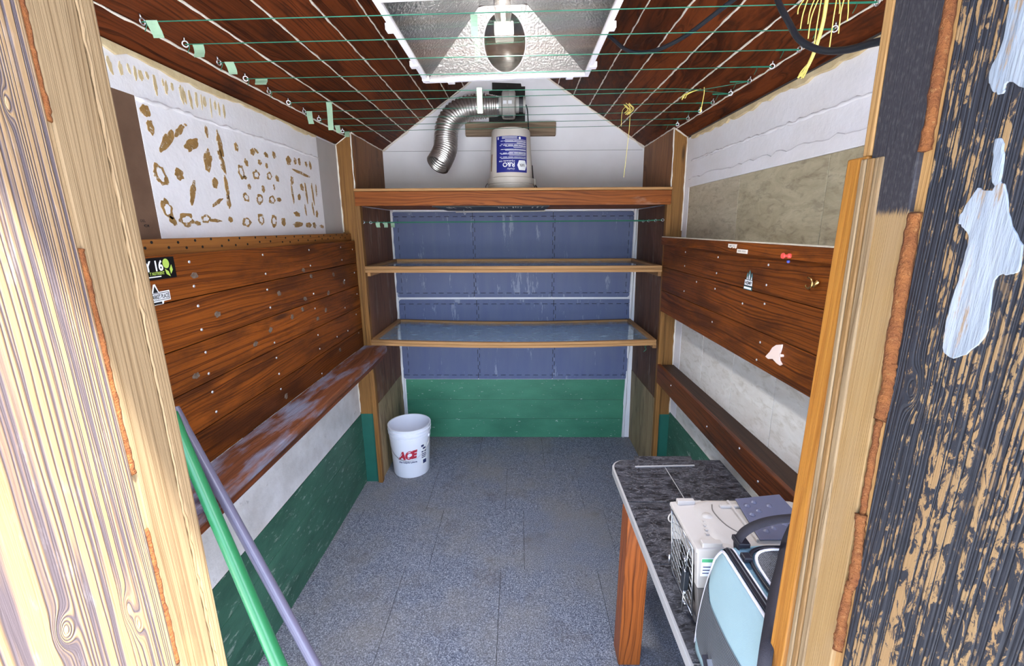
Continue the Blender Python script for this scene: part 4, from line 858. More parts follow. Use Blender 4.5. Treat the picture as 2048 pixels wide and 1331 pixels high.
# outer housing
sc_ = 1.03
MB().add([(x*sc_, y*sc_, z+0.012) for x, y, z in B4]+[(x*1.1, y*1.05, z+0.018) for x, y, z in T4], [(0, 1, 5, 4), (1, 2, 6, 5), (3, 0, 4, 7), (4, 5, 6, 7)]).build('housing', 'enamel_white', t, solid=0.002)
MB().box(-0.034, 0.034, 0.140, 0.205, 0.075, 0.120).build('socket', 'fan_plastic', t, bevel=0.004)
MB().lathe([(0.0001, -0.105), (0.016, -0.10), (0.026, -0.08), (0.028, 0.06), (0.022, 0.11), (0.018, 0.142)], (0.0, 0.0, 0.097), 24, 'y').build('bulb', 'bulb_glass', t, smooth=True)
MB().tube([(0, -0.04, 0.097), (0, 0.10, 0.097)], 0.008, 10).build('arc_tube', 'fan_plastic', t, smooth=True)
for (x, y) in [(-0.2, -0.2), (0.2, -0.2), (-0.2, 0.2), (0.2, 0.2)]:
    h0 = 0.09; zt = ceil_z(GH[0]+x)-GH[2]-0.005
    MB().tube([(x, y, h0), (x, y, zt)], 0.002, 6).build('hanging_wire', 'steel', t)
# fill light added in the unlit hood to brighten the interior
ld = bpy.data.lights.new('hood_fill_light', 'AREA'); lo_ = bpy.data.objects.new('hood_fill_light', ld); COL.objects.link(lo_)
ld.shape = 'RECTANGLE'; ld.size = 0.14; ld.size_y = 0.20; ld.energy = 3.3; ld.spread = math.radians(112); ld.color = (0.94, 0.97, 1.0); lo_.parent = t; lo_.location = (0, 0, th-0.006)

# ---- power cord
c = thing('power_cord', (0.45, 1.3, 2.0), 'thick black power cord looping from the hood to the doorway', 'cord')
cp = [(0.275, 1.76, 2.40), (0.323, 1.75, 2.385), (0.373, 1.70, 2.325), (0.413, 1.65, 2.296), (0.451, 1.55, 2.271), (0.493, 1.45, 2.268), (0.523, 1.35, 2.274), (0.550, 1.27, 2.283), (0.568, 1.19, 2.285), (0.572, 1.13, 2.255), (0.570, 1.10, 2.204), (0.570, 1.05, 2.145), (0.573, 1.00, 2.089), (0.586, 0.95, 2.053), (0.587, 0.88, 2.028), (0.587, 0.82, 2.016), (0.591, 0.78, 2.010), (0.60, 0.70, 2.01), (0.62, 0.585, 2.03)]
MB().tube(smooth_path(cp, 8), 0.0062, 10).build('cable', 'rubber_black', c, smooth=True)
MB().lathe([(0.004, 0.0), (0.009, 0.002), (0.010, 0.02), (0.007, 0.035)], (0.268, 1.757, 2.40), 16, 'x').build('strain_relief', 'rubber_black', c, smooth=True)

# ---- strings across the ceiling
LE = [(-0.967,1.253,2.242),(-0.964,1.398,2.244),(-0.964,1.541,2.244),(-0.968,1.689,2.242),(-0.969,1.836,2.241),(-0.969,1.986,2.241),(-0.971,2.125,2.240),(-0.968,2.271,2.241),(-0.967,2.413,2.242),(-0.966,2.556,2.243)]
RE = [(0.887,1.237,2.260),(0.887,1.385,2.260),(0.883,1.533,2.262),(0.881,1.682,2.263),(0.883,1.834,2.262),(0.884,1.990,2.262),(0.876,2.140,2.267),(0.877,2.283,2.266),(0.876,2.432,2.267),(0.872,2.574,2.269)]
em = MB().tube([(math.cos(a)*0.0075, 0, -0.0075+math.sin(a)*0.0075) for a in [2*PI*k/16 for k in range(17)]], 0.0022, 6, False)
em.tube([(0, 0, 0), (0, 0, 0.009)], 0.0022, 6)
eo = em.build('screw_eye', 'steel', None, smooth=True, keep=True); eme = eo.data; bpy.data.objects.remove(eo)
ordn = ['nearest the doorway', 'second from the doorway', 'third from the doorway', 'fourth from the doorway', 'fifth from the doorway', 'sixth from the doorway', 'fourth from the gable', 'third from the gable', 'second from the gable', 'nearest the gable']
for i in range(10):
    a, b = LE[i], RE[i]
    tl = math.radians(35)
    e1 = share(eme, 'screw_eye', (a[0], a[1], a[2]+0.006), None, rot=(0.3, 0, 0.35 if i % 2 else -0.2))
    tag(e1, 'small steel screw eye in the left ceiling slope, '+ordn[i].replace('nearest', 'the nearest to' if 0 else 'nearest'), 'screw eye', 'screw eyes of the ceiling strings')
    e2 = share(eme, 'screw_eye', (b[0], b[1], b[2]+0.006), None, rot=(0.3, 0, -0.35 if i % 2 else 0.2))
    tag(e2, 'small steel screw eye in the right ceiling slope, '+ordn[i], 'screw eye', 'screw eyes of the ceiling strings')
    s = thing('string_line', ((a[0]+b[0])/2, a[1], a[2]-0.01), 'thin green string stretched across below the ceiling, '+ordn[i], 'string', 'green strings below the ceiling')
    za, zb = a[2]-0.003, b[2]-0.003
    pth = [(a[0], a[1], za)]
    if i in (4, 5):     # pinched together by the yellow twine
        pth += [(0.60, (LE[4][1]+LE[5][1])/2+(0.02 if i == 5 else -0.02), 2.252), (0.735, (LE[4][1]+LE[5][1])/2+(0.006 if i == 5 else -0.006), 2.252)]
    pth += [(b[0], b[1], zb)]
    MB().tube(pth, 0.0013, 5).build('line', 'cord_green', s)
    MB().tube([(b[0]-0.075, b[1], zb+(za-zb)*0.04), (b[0]-0.004, b[1], zb)], 0.0026, 6).build('knot_wrap', 'cord_green', s)
    MB().tube(smooth_path([(b[0]-0.05, b[1], zb), (b[0]-0.055, b[1]-0.004, zb-0.012), (b[0]-0.062, b[1]-0.006, zb-0.026)]), 0.001, 5).build('loose_end', 'cord_green', s)
    MB().tube(smooth_path([(a[0], a[1], za), (a[0]+0.012, a[1], za-0.004), (a[0]+0.004, a[1], za-0.022)]), 0.001, 5).build('loose_end', 'cord_green', s)
def flag(x, y, z, w, h, label, tilt=0.0, seed=0, dy=0.0, skew=0.0):
    rr = random.Random(seed); n = 5; vs = []
    ph = rr.uniform(0, 6)
    for j in range(n+1):
        for k in range(2):
            s = j/n; bend = 0.006*math.sin(ph+s*3.0)
            vs.append((x+w*(k-0.5)*(1-0.12*s*rr.random())+tilt*s*h, y+bend+dy*s+skew*k*w, z-h*s))
    m = MB().add(vs, [(2*j, 2*j+1, 2*j+3, 2*j+2) for j in range(n)])
    return tag(m.build('tape_flag', 'tape_green', None, solid=0.0006), label, 'tape', 'green tape flags on the strings')
SZ = lambda i, x: LE[i][2]-0.003+(RE[i][2]-LE[i][2])*(x-LE[i][0])/(RE[i][0]-LE[i][0])
FL = [(0, -0.938, 0.030, 0.036, 'curled green tape flag at the left end of the string nearest the doorway'), (1, -0.930, 0.032, 0.036, 'squarish green tape flag at the left end of the second string'),
      (2, -0.928, 0.030, 0.034, 'small curled green tape flag at the left end of the third string'), (3, -0.915, 0.044, 0.022, 'wide flat green tape flag at the left end of the fourth string'),
      (5, -0.80, 0.024, 0.112, 'long green tape strip hanging near the left post'), (6, -0.945, 0.026, 0.052, 'short broad green tape flag left of the long strip'),
      (8, -0.935, 0.026, 0.034, 'tiny green tape flag just above the left post, second from the gable'), (9, -0.942, 0.026, 0.030, 'tiny green tape flag on the string nearest the gable'),
      (4, -0.150, 0.021, 0.094, 'long green tape strip hanging in front of the silver duct'), (0, -0.112, 0.018, 0.05, 'green tape flag in front of the lamp glass')]
for q, (i, x, w, h, lb) in enumerate(FL):
    flag(x, LE[i][1], SZ(i, x)+0.001, w, h, lb, 0.12 if q < 4 else 0.03, q)

# ---- short strings inside the alcove
AY = [2.715, 2.853, 2.995, 3.137]; BY = [2.753, 2.895, 3.045, 3.180]
an = ['frontmost', 'second from the front', 'third from the front', 'rearmost']
for i in range(4):
    a = (-0.950, AY[i], 1.759); b = (0.893, BY[i], 1.765)
    tag(share(eme, 'screw_eye', (a[0]-0.006, a[1], a[2]), None, rot=(0, -PI/2, 0)), 'small steel screw eye in the left alcove panel, '+an[i], 'screw eye', 'screw eyes of the alcove strings')
    tag(share(eme, 'screw_eye', (b[0]+0.004, b[1], b[2]), None, rot=(0, PI/2, 0)), 'small steel screw eye in the right alcove panel, '+an[i], 'screw eye', 'screw eyes of the alcove strings')
    s = thing('string_line', (0, (a[1]+b[1])/2, 1.75), 'thin green string across the alcove above the upper glass shelf, '+an[i], 'string', 'green strings in the alcove')
    MB().tube([(a[0]+0.004, a[1], a[2]), (b[0]-0.006, b[1], b[2])], 0.0013, 5).build('line', 'cord_green', s)
    MB().tube([(b[0]-0.07, b[1], b[2]), (b[0]-0.008, b[1], b[2])], 0.0026, 6).build('knot_wrap', 'cord_green', s)
for k, (i, x) in enumerate([(0, -0.86), (1, -0.855), (2, -0.85)]):
    flag(x, AY[i]+0.001, 1.758, 0.026, 0.03, 'small green tape flag on an alcove string, '+['nearest the left post', 'middle of three', 'nearest the blue mats'][k], 0.1, 30+k)
tag(MB().tube(smooth_path([(0.86, 2.78, 0.962), (0.842, 2.775, 0.95), (0.85, 2.77, 0.935), (0.832, 2.77, 0.918)]), 0.002, 5).build('string_scrap', 'cord_green', None), 'short curl of green string under the lower glass shelf', 'string')

# ---- yellow twine
def frayed(path, strands, spread, seed, rad=0.0011):
    rr = random.Random(seed); m = MB()
    for k in range(strands):
        off = [Vector((rr.uniform(-1, 1), rr.uniform(-1, 1), rr.uniform(-.4, .4))) for _ in range(2)]
        P = [Vector(p)+(off[0]*(1-i/(len(path)-1))+off[1]*(i/(len(path)-1)))*spread[i] for i, p in enumerate(path)]
        m.tube(smooth_path(P, 5), rad, 5)
    return m
t = thing('frayed_rope', (0.69, 1.15, 2.06), 'frayed yellow rope end hanging by the black cord near the right jamb', 'rope')
MB().tube(smooth_path([(0.708, 1.15, 2.262), (0.7075, 1.15, 2.225), (0.706, 1.15, 2.175), (0.697, 1.15, 2.123), (0.688, 1.15, 2.095), (0.684, 1.15, 2.086)]), 0.0042, 8).build('strand', 'twine_yellow', t, smooth=True)
frayed([(0.688, 1.15, 2.097), (0.681, 1.15, 2.08), (0.674, 1.15, 2.066)], 12, [0.001, 0.008, 0.007], 3).build('tassel', 'twine_yellow', t, smooth=True)
for k, (dx, dz) in enumerate([(-0.05, -0.06), (-0.035, -0.05), (-0.03, -0.08), (0.03, -0.03), (0.05, -0.045), (0.035, -0.07), (-0.015, -0.1), (0.02, -0.11), (-0.06, -0.03)]):
    MB().tube(smooth_path([(0.706, 1.15, 2.235), (0.706+dx*0.7, 1.148-0.01*(k % 3), 2.238), (0.706+dx, 1.145, 2.225+dz*0.4), (0.706+dx*1.05, 1.145, 2.225+dz)]), 0.0013, 5).build('loose_strand', 'twine_yellow', t, smooth=True)
MB().tube([(0.708, 1.15, 2.26), (0.708, 1.15, ceil_z(0.708)-0.001)], 0.003, 6).build('strand', 'twine_yellow', t)
t = thing('yellow_twine', (0.60, 2.2, 2.0), 'yellow twine knotted on a string with one long thread hanging down', 'twine')
ym, zm_ = 2.13, 2.250
frayed([(0.485, ym, zm_+0.01), (0.505, ym, zm_-0.012), (0.488, ym, zm_-0.035)], 8, [0.012, 0.018, 0.012], 8, 0.0010).build('bow', 'twine_yellow', t, smooth=True)
MB().tube(smooth_path([(0.502, ym, zm_), (0.506, ym, zm_-0.06), (0.504, ym+0.01, zm_-0.16), (0.497, ym+0.02, zm_-0.30)]), 0.0012, 5).build('thread', 'twine_yellow', t)
MB().tube(smooth_path([(0.49, ym, zm_), (0.470, ym, zm_-0.02), (0.468, ym, zm_-0.085)]), 0.0009, 5).build('thread', 'twine_yellow', t)
t = thing('yellow_twine', (0.70, 1.91, 2.2), 'yellow twine twist tying two green strings together', 'twine')
yc = (LE[4][1]+LE[5][1])/2
frayed([(0.728, yc, 2.256), (0.700, yc, 2.248), (0.672, yc, 2.236), (0.662, yc, 2.222)], 7, [0.003, 0.004, 0.008, 0.010], 12, 0.0013).build('twist', 'twine_yellow', t, smooth=True)
t = thing('yellow_twine', (0.745, 1.91, 2.17), 'short yellow twine tail hanging beside the twist', 'twine')
MB().tube(smooth_path([(0.742, yc, 2.262), (0.744, yc, 2.24), (0.741, yc, 2.21), (0.738, yc, 2.185)]), 0.0016, 6).build('tail', 'twine_yellow', t)
MB().tube([(0.738, yc, 2.19), (0.735, yc, 2.172)], 0.003, 6).build('frayed_end', 'twine_yellow', t)

# ---- stickers, pins and small things on the walls
SX = -0.9935
def on_left(y0, z0, w, h, off=0.0): return lambda u, v: (SX+off, y0+w*u, z0+h*v)
st = thing('sticker', (SX, 1.16, 1.585), 'black sticker with lime flower and white number on the top board', 'sticker')
bx('sheet', 'sticker_black', st, SX-0.001, SX, 1.00, 1.2455, 1.586, 1.645)
text('letters', 'Y 16', 'sticker_white', st, on_left(1.140, 1.6085, 0.062, 0.030, 0.0008), 0.03)
text('letters', 'T NUTRIENT', 'sticker_lime', st, on_left(1.153, 1.5985, 0.050, 0.0085, 0.0008), 0.02)
bx('print_line', 'sticker_white', st, SX, SX+0.0006, 1.10, 1.190, 1.5925, 1.5955)
MB().add([(SX+0.0008, 1.2135+0.0115*math.cos(a*PI/10), 1.6275+0.0135*math.sin(a*PI/10)) for a in range(20)], [tuple(range(20))]).build('flower', 'sticker_lime', st)
for pts in ([(1.2065, 1.6135), (1.2185, 1.6055), (1.2225, 1.5905), (1.2095, 1.5985)], [(1.2315, 1.624), (1.2345, 1.6085), (1.2255, 1.597), (1.2235, 1.6115)]):
    MB().add([(SX+0.0008, y, z) for y, z in pts], [(0, 1, 2, 3)]).build('leaf', 'sticker_lime', st)
st = thing('sticker', (SX, 1.16, 1.52), 'white die-cut sticker with black lettering below the black sticker', 'sticker')
pts = [(1.06, 1.551), (1.128, 1.551), (1.136, 1.574), (1.143, 1.562), (1.150, 1.552), (1.158, 1.574), (1.164, 1.575), (1.172, 1.553), (1.2085, 1.5535), (1.2085, 1.5265), (1.184, 1.5260), (1.181, 1.5185), (1.08, 1.5170), (1.06, 1.524)]
MB().prism(pts, 'x', SX-0.001, SX).build('sheet', 'sticker_white', st)
for (a, b, c_, d) in [(1.065, 1.205, 1.5485, 1.5500), (1.065, 1.205, 1.5295, 1.5310), (1.2035, 1.205, 1.5310, 1.5485), (1.09, 1.176, 1.5195, 1.5255)]:
    bx('print_line', 'ink_black', st, SX, SX+0.0005, a, b, c_, d)
text('letters', 'MARKET PLACE', 'ink_black', st, on_left(1.141, 1.5335, 0.061, 0.0125, 0.0008), 0.02)
MB().add([(SX+0.0006, y, z) for y, z in [(1.152, 1.5515), (1.160, 1.570), (1.169, 1.5515)]], [(0, 1, 2)]).build('peak', 'ink_black', st)
hb = thing('hand_writing', (XL, 1.27, 1.72), 'small handwritten letters in black ink on the brown hardboard', 'writing')
text('letters', 'DEL', 'ink_black', hb, lambda u, v: (XL-0.0004, 1.238+0.017*u, 1.741+0.007*v), 0.01)
text('letters', '4DM', 'ink_black', hb, lambda u, v: (XL-0.0004, 1.246+0.018*u, 1.727+0.008*v), 0.01)
def rx(z, off=0.0): return 0.868+0.021*(2.2-z)-off
def on_right(y0, z0, w, h, off=0.0): return lambda u, v: (rx(z0+h*v, 0.0006+off), y0-w*u, z0+h*v)
st = thing('sticker', (0.883, 1.66, 1.48), 'small dark sticker with three white spires on the right boards', 'sticker')
f = on_right(1.694, 1.486, 0.064, 0.078)
for nm, mat, pts, o in [('sheet', 'ink_black', [(0, 0), (1, 0), (0.96, 0.5), (0.06, 0.5)], 0), ('panel', 'sticker_white', [(0.07, 0.22), (0.95, 0.22), (0.93, 0.48), (0.09, 0.48)], .0006), ('panel', 'sticker_teal', [(0.0, 0.0), (0.98, 0.0), (0.98, 0.17), (0.02, 0.17)], .0006),
                    ('spire', 'sticker_teal', [(0.22, 0.5), (0.42, 0.5), (0.42, 0.72), (0.32, 0.86), (0.22, 0.72)], 0), ('spire', 'sticker_teal', [(0.44, 0.5), (0.66, 0.5), (0.66, 0.85), (0.55, 1.0), (0.44, 0.85)], 0), ('spire', 'sticker_teal', [(0.70, 0.5), (0.90, 0.5), (0.90, 0.72), (0.80, 0.86), (0.70, 0.72)], 0),
                    ('spire_core', 'sticker_white', [(0.26, 0.51), (0.40, 0.51), (0.33, 0.68)], .0006), ('spire_core', 'sticker_white', [(0.49, 0.51), (0.61, 0.51), (0.60, 0.68), (0.55, 0.80), (0.50, 0.68)], .0006), ('spire_core', 'sticker_white', [(0.73, 0.51), (0.87, 0.51), (0.80, 0.68)], .0006)]:
    MB().add([(f(*p)[0]-o, f(*p)[1], f(*p)[2]) for p in pts], [tuple(range(len(pts)))]).build(nm, mat, st)
text('letters', 'HEMP', 'ink_black', st, lambda u, v: (lambda q: (q[0]-0.0012, q[1], q[2]))(f(0.14+0.74*u, 0.26+0.17*v)), 0.02)
bx('print_line', 'sticker_white', st, rx(1.49, 0.0016), rx(1.49, 0.0012), 1.638, 1.690, 1.489, 1.4965)
def lx(z, off=0.0): return 0.852+0.021*(2.2-z)-off
for k, (y0, y1, z0, z1, lb) in enumerate([(1.817, 1.745, 1.6375, 1.6545, 'torn white paper label on the edge of the right ledge'), (1.741, 1.661, 1.622, 1.637, 'whole white paper label beside the torn one')]):
    st = thing('paper_label', (lx(z0), y1, z0), lb, 'label', 'paper labels on the ledge edge')
    pts = [(y0, z1), (y1, z1), (y1, z0), (y0, z0)] if k else [(y0, z1), (y1, z1), (y1+.004, z1-.006), (y1+.002, z0+.004), (y1+.014, z0), (y1+.018, z0+.005), (y1+.03, z0), (y1+.036, z0+.006), (y1+.05, z0+.001), (y0, z0+.003)]
    MB().prism(pts, 'x', lx(z0, 0.0002), lx(z0, 0.0014)).build('sheet', 'paper', st)
    text('letters', '33', 'ink_black', st, lambda u, v: (lx(z0, 0.002), y0-0.010-0.020*u, z0+(z1-z0)*(0.35+0.35*v)), 0.02)
    for q in range(2): bx('print_line', 'ink_black', st, lx(z0, 0.002), lx(z0, 0.0015), y1+0.012, y0-0.036, z0+(z1-z0)*(0.42+0.2*q), z0+(z1-z0)*(0.47+0.2*q))
st = thing('push_pin', (lx(1.631), 1.401, 1.63), 'red push pin stuck in the right ledge edge', 'push pin')
pq = lambda pr_: [(a, -b) for a, b in pr_]
MB().lathe(pq([(0.0001, 0.026), (0.0085, 0.025), (0.0095, 0.021), (0.005, 0.017), (0.0042, 0.009), (0.008, 0.005), (0.008, 0.0)]), (lx(1.631), 1.401, 1.631), 18, 'x').build('head', 'pin_red', st, smooth=35)
st = thing('push_pin', (rx(1.611), 1.427, 1.61), 'small blue round-headed pin just below the red push pin', 'push pin')
MB().lathe(pq([(0.0001, 0.008), (0.004, 0.007), (0.0055, 0.003), (0.004, 0.0)]), (rx(1.611), 1.427, 1.611), 14, 'x').build('head', 'pin_blue', st, smooth=True)
st = thing('brass_hook', (rx(1.555), 1.30, 1.54), 'open brass clip hook screwed to the right boards near the door', 'hook')
hp = [(rx(1.55, 0.004+0.010*math.sin(a/2)), 1.303+0.020*math.cos(a), 1.557+0.016*math.sin(a)) for a in [1.2+k*0.30 for k in range(16)]]
MB().tube(smooth_path(hp, 3), 0.0035, 8).build('ring', 'brass', st, smooth=True)
MB().tube(smooth_path([(rx(1.55, 0.006), 1.284, 1.549), (rx(1.55, 0.010), 1.274, 1.557), (rx(1.55, 0.006), 1.268, 1.566)], 5), 0.0062, 10).build('clip', 'brass', st, smooth=True)
st = thing('plastic_shard', (rx(1.30), 1.43, 1.27), 'cream broken plastic piece shaped like a fin on the lowest right board', 'plastic piece')
pts = [(1.489,1.271),(1.478,1.283),(1.467,1.294),(1.454,1.314),(1.434,1.329),(1.403,1.339),(1.403,1.330),(1.410,1.300),(1.406,1.283),(1.391,1.273),(1.400,1.266),(1.420,1.268),(1.444,1.276),(1.470,1.268)]
MB(lambda v: (v[0]+0.021*(1.30-v[2]), v[1], v[2])).prism(pts, 'x', rx(1.30, 0.0005), rx(1.30, 0.006)).build('plate', 'shard_cream', st, bevel=0.001)
MB().lathe(pq([(0.0001, 0.010), (0.005, 0.009), (0.005, 0.0)]), (rx(1.30), 1.397, 1.302), 12, 'x').build('peg', 'shard_cream', st, smooth=35)

# ---- leaning poles
def pole(name, a, b, ra, rb_, mat, label, capmat):
    t = thing(name, b, label, 'pole')
    MB().tube([Vector(a).lerp(Vector(b), k/10) for k in range(11)], ra, 20, True, lambda i: ra+(rb_-ra)*i/10).build('shaft', mat, t, smooth=35)
    d = (Vector(b)-Vector(a)).normalized()
    MB().tube([Vector(a)-d*0.004, Vector(a)+d*0.05], ra+0.001, 20).build('grip_cap', capmat, t, smooth=35)
    MB().tube([Vector(b)-d*0.06, Vector(b)], rb_+0.002, 20).build('ferrule', 'steel_dark', t, smooth=35)
pole('tool_pole', (-0.934, 1.063, 1.235), (-0.300, 0.677, 0.020), 0.0155, 0.0195, 'pole_green', 'glossy green metal pole leaning on the left boards by the doorway', 'pole_green')
pole('tool_pole', (-0.962, 1.110, 1.230), (-0.200, 0.747, 0.018), 0.0125, 0.0150, 'pole_grey', 'slim grey-violet metal pole leaning just behind the green pole', 'pole_grey')

# ---- tiled table
TZ = 0.720
t = thing('tile_table', (0.65, 1.2, 0), 'low table topped with black marbled tiles on an orange post leg', 'table')
def rounded(x0, x1, y0, y1, r):
    pts = [(x1, y0), (x1, y1)]
    for k in range(9):
        a = PI/2+PI/2*k/8; pts.append((x0+r+r*math.cos(a), y1-r+r*math.sin(a)))
    return pts+[(x0, y0)]
TX0, TX1, TY0, TY1 = 0.405, 0.892, 0.56, 1.742
MB().prism(rounded(TX0, TX1, TY0, TY1, 0.075), 'z', TZ-0.034, TZ-0.004).build('top_board', 'foil_light', t, bevel=0.002)
def tile(pts, ): MB().prism(pts, 'z', TZ-0.004, TZ).build('tile', 'black_marble', t, bevel=0.0008)
g = 0.0026; xm = 0.632
rd = rounded(TX0+0.008, xm-g, 1.430+g, TY1-0.008, 0.068)
tile(rd); tile([(xm+g, 1.430+g), (TX1, 1.430+g), (TX1, TY1-0.008), (xm+g, TY1-0.008)])
for (y0, y1) in [(1.120, 1.430), (0.812, 1.120), (0.56, 0.812)]:
    tile([(TX0+0.008, y0+g), (xm-g, y0+g), (xm-g, y1-g), (TX0+0.008, y1-g)]); tile([(xm+g, y0+g), (TX1, y0+g), (TX1, y1-g), (xm+g, y1-g)])
bx('leg', 'leg_wood', t, 0.404, 0.492, 1.385, 1.474, 0.0, TZ-0.034, 0.004)
bx('leg', 'leg_wood', t, 0.404, 0.492, 0.62, 0.708, 0.0, TZ-0.034, 0.004)
bx('leg', 'leg_wood', t, 0.80, 0.886, 1.60, 1.688, 0.0, TZ-0.034, 0.004)
bx('leg', 'leg_wood', t, 0.80, 0.886, 0.62, 0.708, 0.0, TZ-0.034, 0.004)
s = thing('tile_offcut', (0.64, 1.72, TZ), 'narrow loose strip of black marbled tile on the table edge', 'tile')
MB().add([(0.503, 1.676, TZ+.0005), (0.760, 1.688, TZ+.0005), (0.772, 1.757, TZ+.0005), (0.518, 1.755, TZ+.0005), (0.503, 1.676, TZ+.006), (0.760, 1.688, TZ+.006), (0.772, 1.757, TZ+.006), (0.518, 1.755, TZ+.006)], [(3, 2, 1, 0), (4, 5, 6, 7), (0, 1, 5, 4), (1, 2, 6, 5), (2, 3, 7, 6), (3, 0, 4, 7)]).build('tile', 'black_marble', s, bevel=0.0006)
MB().add([(0.502, 1.668, TZ+.0005), (0.760, 1.680, TZ+.0005), (0.760, 1.687, TZ+.0005), (0.502, 1.675, TZ+.0005), (0.502, 1.668, TZ+.004), (0.760, 1.680, TZ+.004), (0.760, 1.687, TZ+.005), (0.502, 1.675, TZ+.005)], [(3, 2, 1, 0), (4, 5, 6, 7), (0, 1, 5, 4), (1, 2, 6, 5), (2, 3, 7, 6), (3, 0, 4, 7)]).build('cut_edge', 'foil_light', s)

# ---- hard pet carrier
CX0, CX1, CY0, CY1 = 0.447, 0.850, 0.893, 1.118
t = thing('pet_carrier', ((CX0+CX1)/2, 1.0, TZ), 'beige and grey plastic pet carrier with a wire door', 'pet carrier')
zb, zs, zt_ = TZ, 0.838, 0.962
def rrect(x0, x1, y0, y1, r, n=5):
    out = []
    for (cx, cy, a0) in [(x1-r, y1-r, 0), (x0+r, y1-r, PI/2), (x0+r, y0+r, PI), (x1-r, y0+r, 1.5*PI)]:
        for k in range(n+1): a = a0+PI/2*k/n; out.append((cx+r*math.cos(a), cy+r*math.sin(a)))
    return out
def loft(sections, nm, mat, par, cap=(True, True), smooth=35):
    n = len(sections[0][0]); vs = []
    for pts, z in sections: vs += [(x, y, z) for x, y in pts]
    fs = [(i*n+k, i*n+(k+1) % n, (i+1)*n+(k+1) % n, (i+1)*n+k) for i in range(len(sections)-1) for k in range(n)]
    if cap[0]: fs.append(tuple(range(n))[::-1])
    if cap[1]: fs.append(tuple((len(sections)-1)*n+k for k in range(n)))
    return MB().add(vs, fs).build(nm, mat, par, smooth=smooth)
# base and lid are shells that leave the door side open
bxs = CX0+0.030
loft([(rrect(bxs+0.02, CX1-0.03, CY0+0.026, CY1-0.026, 0.03), zb), (rrect(bxs, CX1-0.012, CY0+0.012, CY1-0.012, 0.03), zb+0.05), (rrect(bxs, CX1-0.004, CY0+0.004, CY1-0.004, 0.03), zs-0.008), (rrect(bxs, CX1, CY0, CY1, 0.03), zs-0.006), (rrect(bxs, CX1, CY0, CY1, 0.03), zs)], 'base_shell', 'carrier_base', t)
loft([(rrect(bxs-0.004, CX1, CY0, CY1, 0.03), zs+0.001), (rrect(bxs-0.004, CX1, CY0, CY1, 0.03), zs+0.010), (rrect(bxs, CX1-0.006, CY0+0.005, CY1-0.004, 0.035), zs+0.07), (rrect(bxs+0.004, CX1-0.022, CY0+0.014, CY1-0.010, 0.045), zt_-0.016), (rrect(bxs+0.016, CX1-0.045, CY0+0.028, CY1-0.022, 0.045), zt_-0.003), (rrect(bxs+0.03, CX1-0.06, CY0+0.04, CY1-0.034, 0.04), zt_)], 'lid_shell', 'carrier_plastic', t)
# door surround
fy0, fy1 = CY0+0.036, CY1-0.034
def fx(z): return CX0+0.012-0.02*(z-zb)/0.24
for (ya, yb, nm) in [(fy0-0.020, fy0, 'door_pillar'), (fy1, fy1+0.018, 'door_pillar')]:
    MB().hexa([(fx(zs), ya, zs), (fx(zt_-.012), ya, zt_-.012), (fx(zs), yb, zs), (fx(zt_-.012), yb, zt_-.012), (bxs+.02, ya, zs), (bxs+.02, ya, zt_-.012), (bxs+.02, yb, zs), (bxs+.02, yb, zt_-.012)]).build(nm, 'carrier_plastic', t, bevel=0.003)
    MB().hexa([(fx(zb)+.006, ya+.004, zb), (fx(zs), ya, zs-.001), (fx(zb)+.006, yb-.002, zb), (fx(zs), yb, zs-.001), (bxs+.02, ya+.004, zb), (bxs+.02, ya, zs-.001), (bxs+.02, yb-.002, zb), (bxs+.02, yb, zs-.001)]).build(nm, 'carrier_base', t, bevel=0.003)
MB().hexa([(fx(zt_)-.002, fy0-.02, zt_-.022), (fx(zt_)-.002, fy0-.02, zt_-.010), (fx(zt_)-.002, fy1+.018, zt_-.022), (fx(zt_)-.002, fy1+.018, zt_-.010), (bxs+.05, fy0-.02, zt_-.022), (bxs+.05, fy0-.02, zt_-.004), (bxs+.05, fy1+.018, zt_-.022), (bxs+.05, fy1+.018, zt_-.004)]).build('door_lintel', 'carrier_plastic', t, bevel=0.004)
MB().hexa([(fx(zb), fy0-.01, zb), (fx(zb), fy0-.01, zb+.018), (fx(zb), fy1+.01, zb), (fx(zb), fy1+.01, zb+.018), (bxs+.02, fy0-.01, zb), (bxs+.02, fy0-.01, zb+.018), (bxs+.02, fy1+.01, zb), (bxs+.02, fy1+.01, zb+.018)]).build('door_sill', 'carrier_base', t, bevel=0.002)
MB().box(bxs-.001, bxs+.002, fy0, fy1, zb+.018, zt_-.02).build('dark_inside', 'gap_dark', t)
for y in (fy0-0.010, fy1+0.004):
    MB().box(CX0+0.006, CX0+0.055, y-0.006, y+0.010, zt_-0.012, zt_+0.004).build('clip', 'carrier_plastic', t, bevel=0.002)
d = thing('wire_door', (fx(0.84), 1.0, zb+0.02)); d.parent = t; d.location = (np.array((fx(0.84), 1.0, zb+0.02))-ORG[t]).tolist()
z0, z1 = zb+0.014, zt_-0.024; x_ = lambda z: fx(z)-0.003
def wire(pts, r, nm='wire', mat='steel'): return MB().tube(pts, r, 6).build(nm, mat, d, smooth=True)
for y in (fy0+.002, fy1-.002): wire([(x_(z0), y, z0), (x_(z1), y, z1)], 0.0022, 'upright')
for z in (z0, z1): wire([(x_(z), fy0, z), (x_(z), fy1, z)], 0.0018)
W = fy1-fy0; Hh = z1-z0; pw = W/6.0
def zig(k, sgn):
    pts = []
    for j in range(17):
        y = fy0+pw*(k+0.5+0.5*sgn*(1 if j % 2 else -1)*0.92); z = z0+Hh*j/16
        pts.append((x_(z)-0.0006*sgn, min(max(y, fy0), fy1), z))
    return wire(pts, 0.0010)
for k in range(6): zig(k, 1 if k % 2 else -1)
lz = 0.83; ly = fy0+0.026
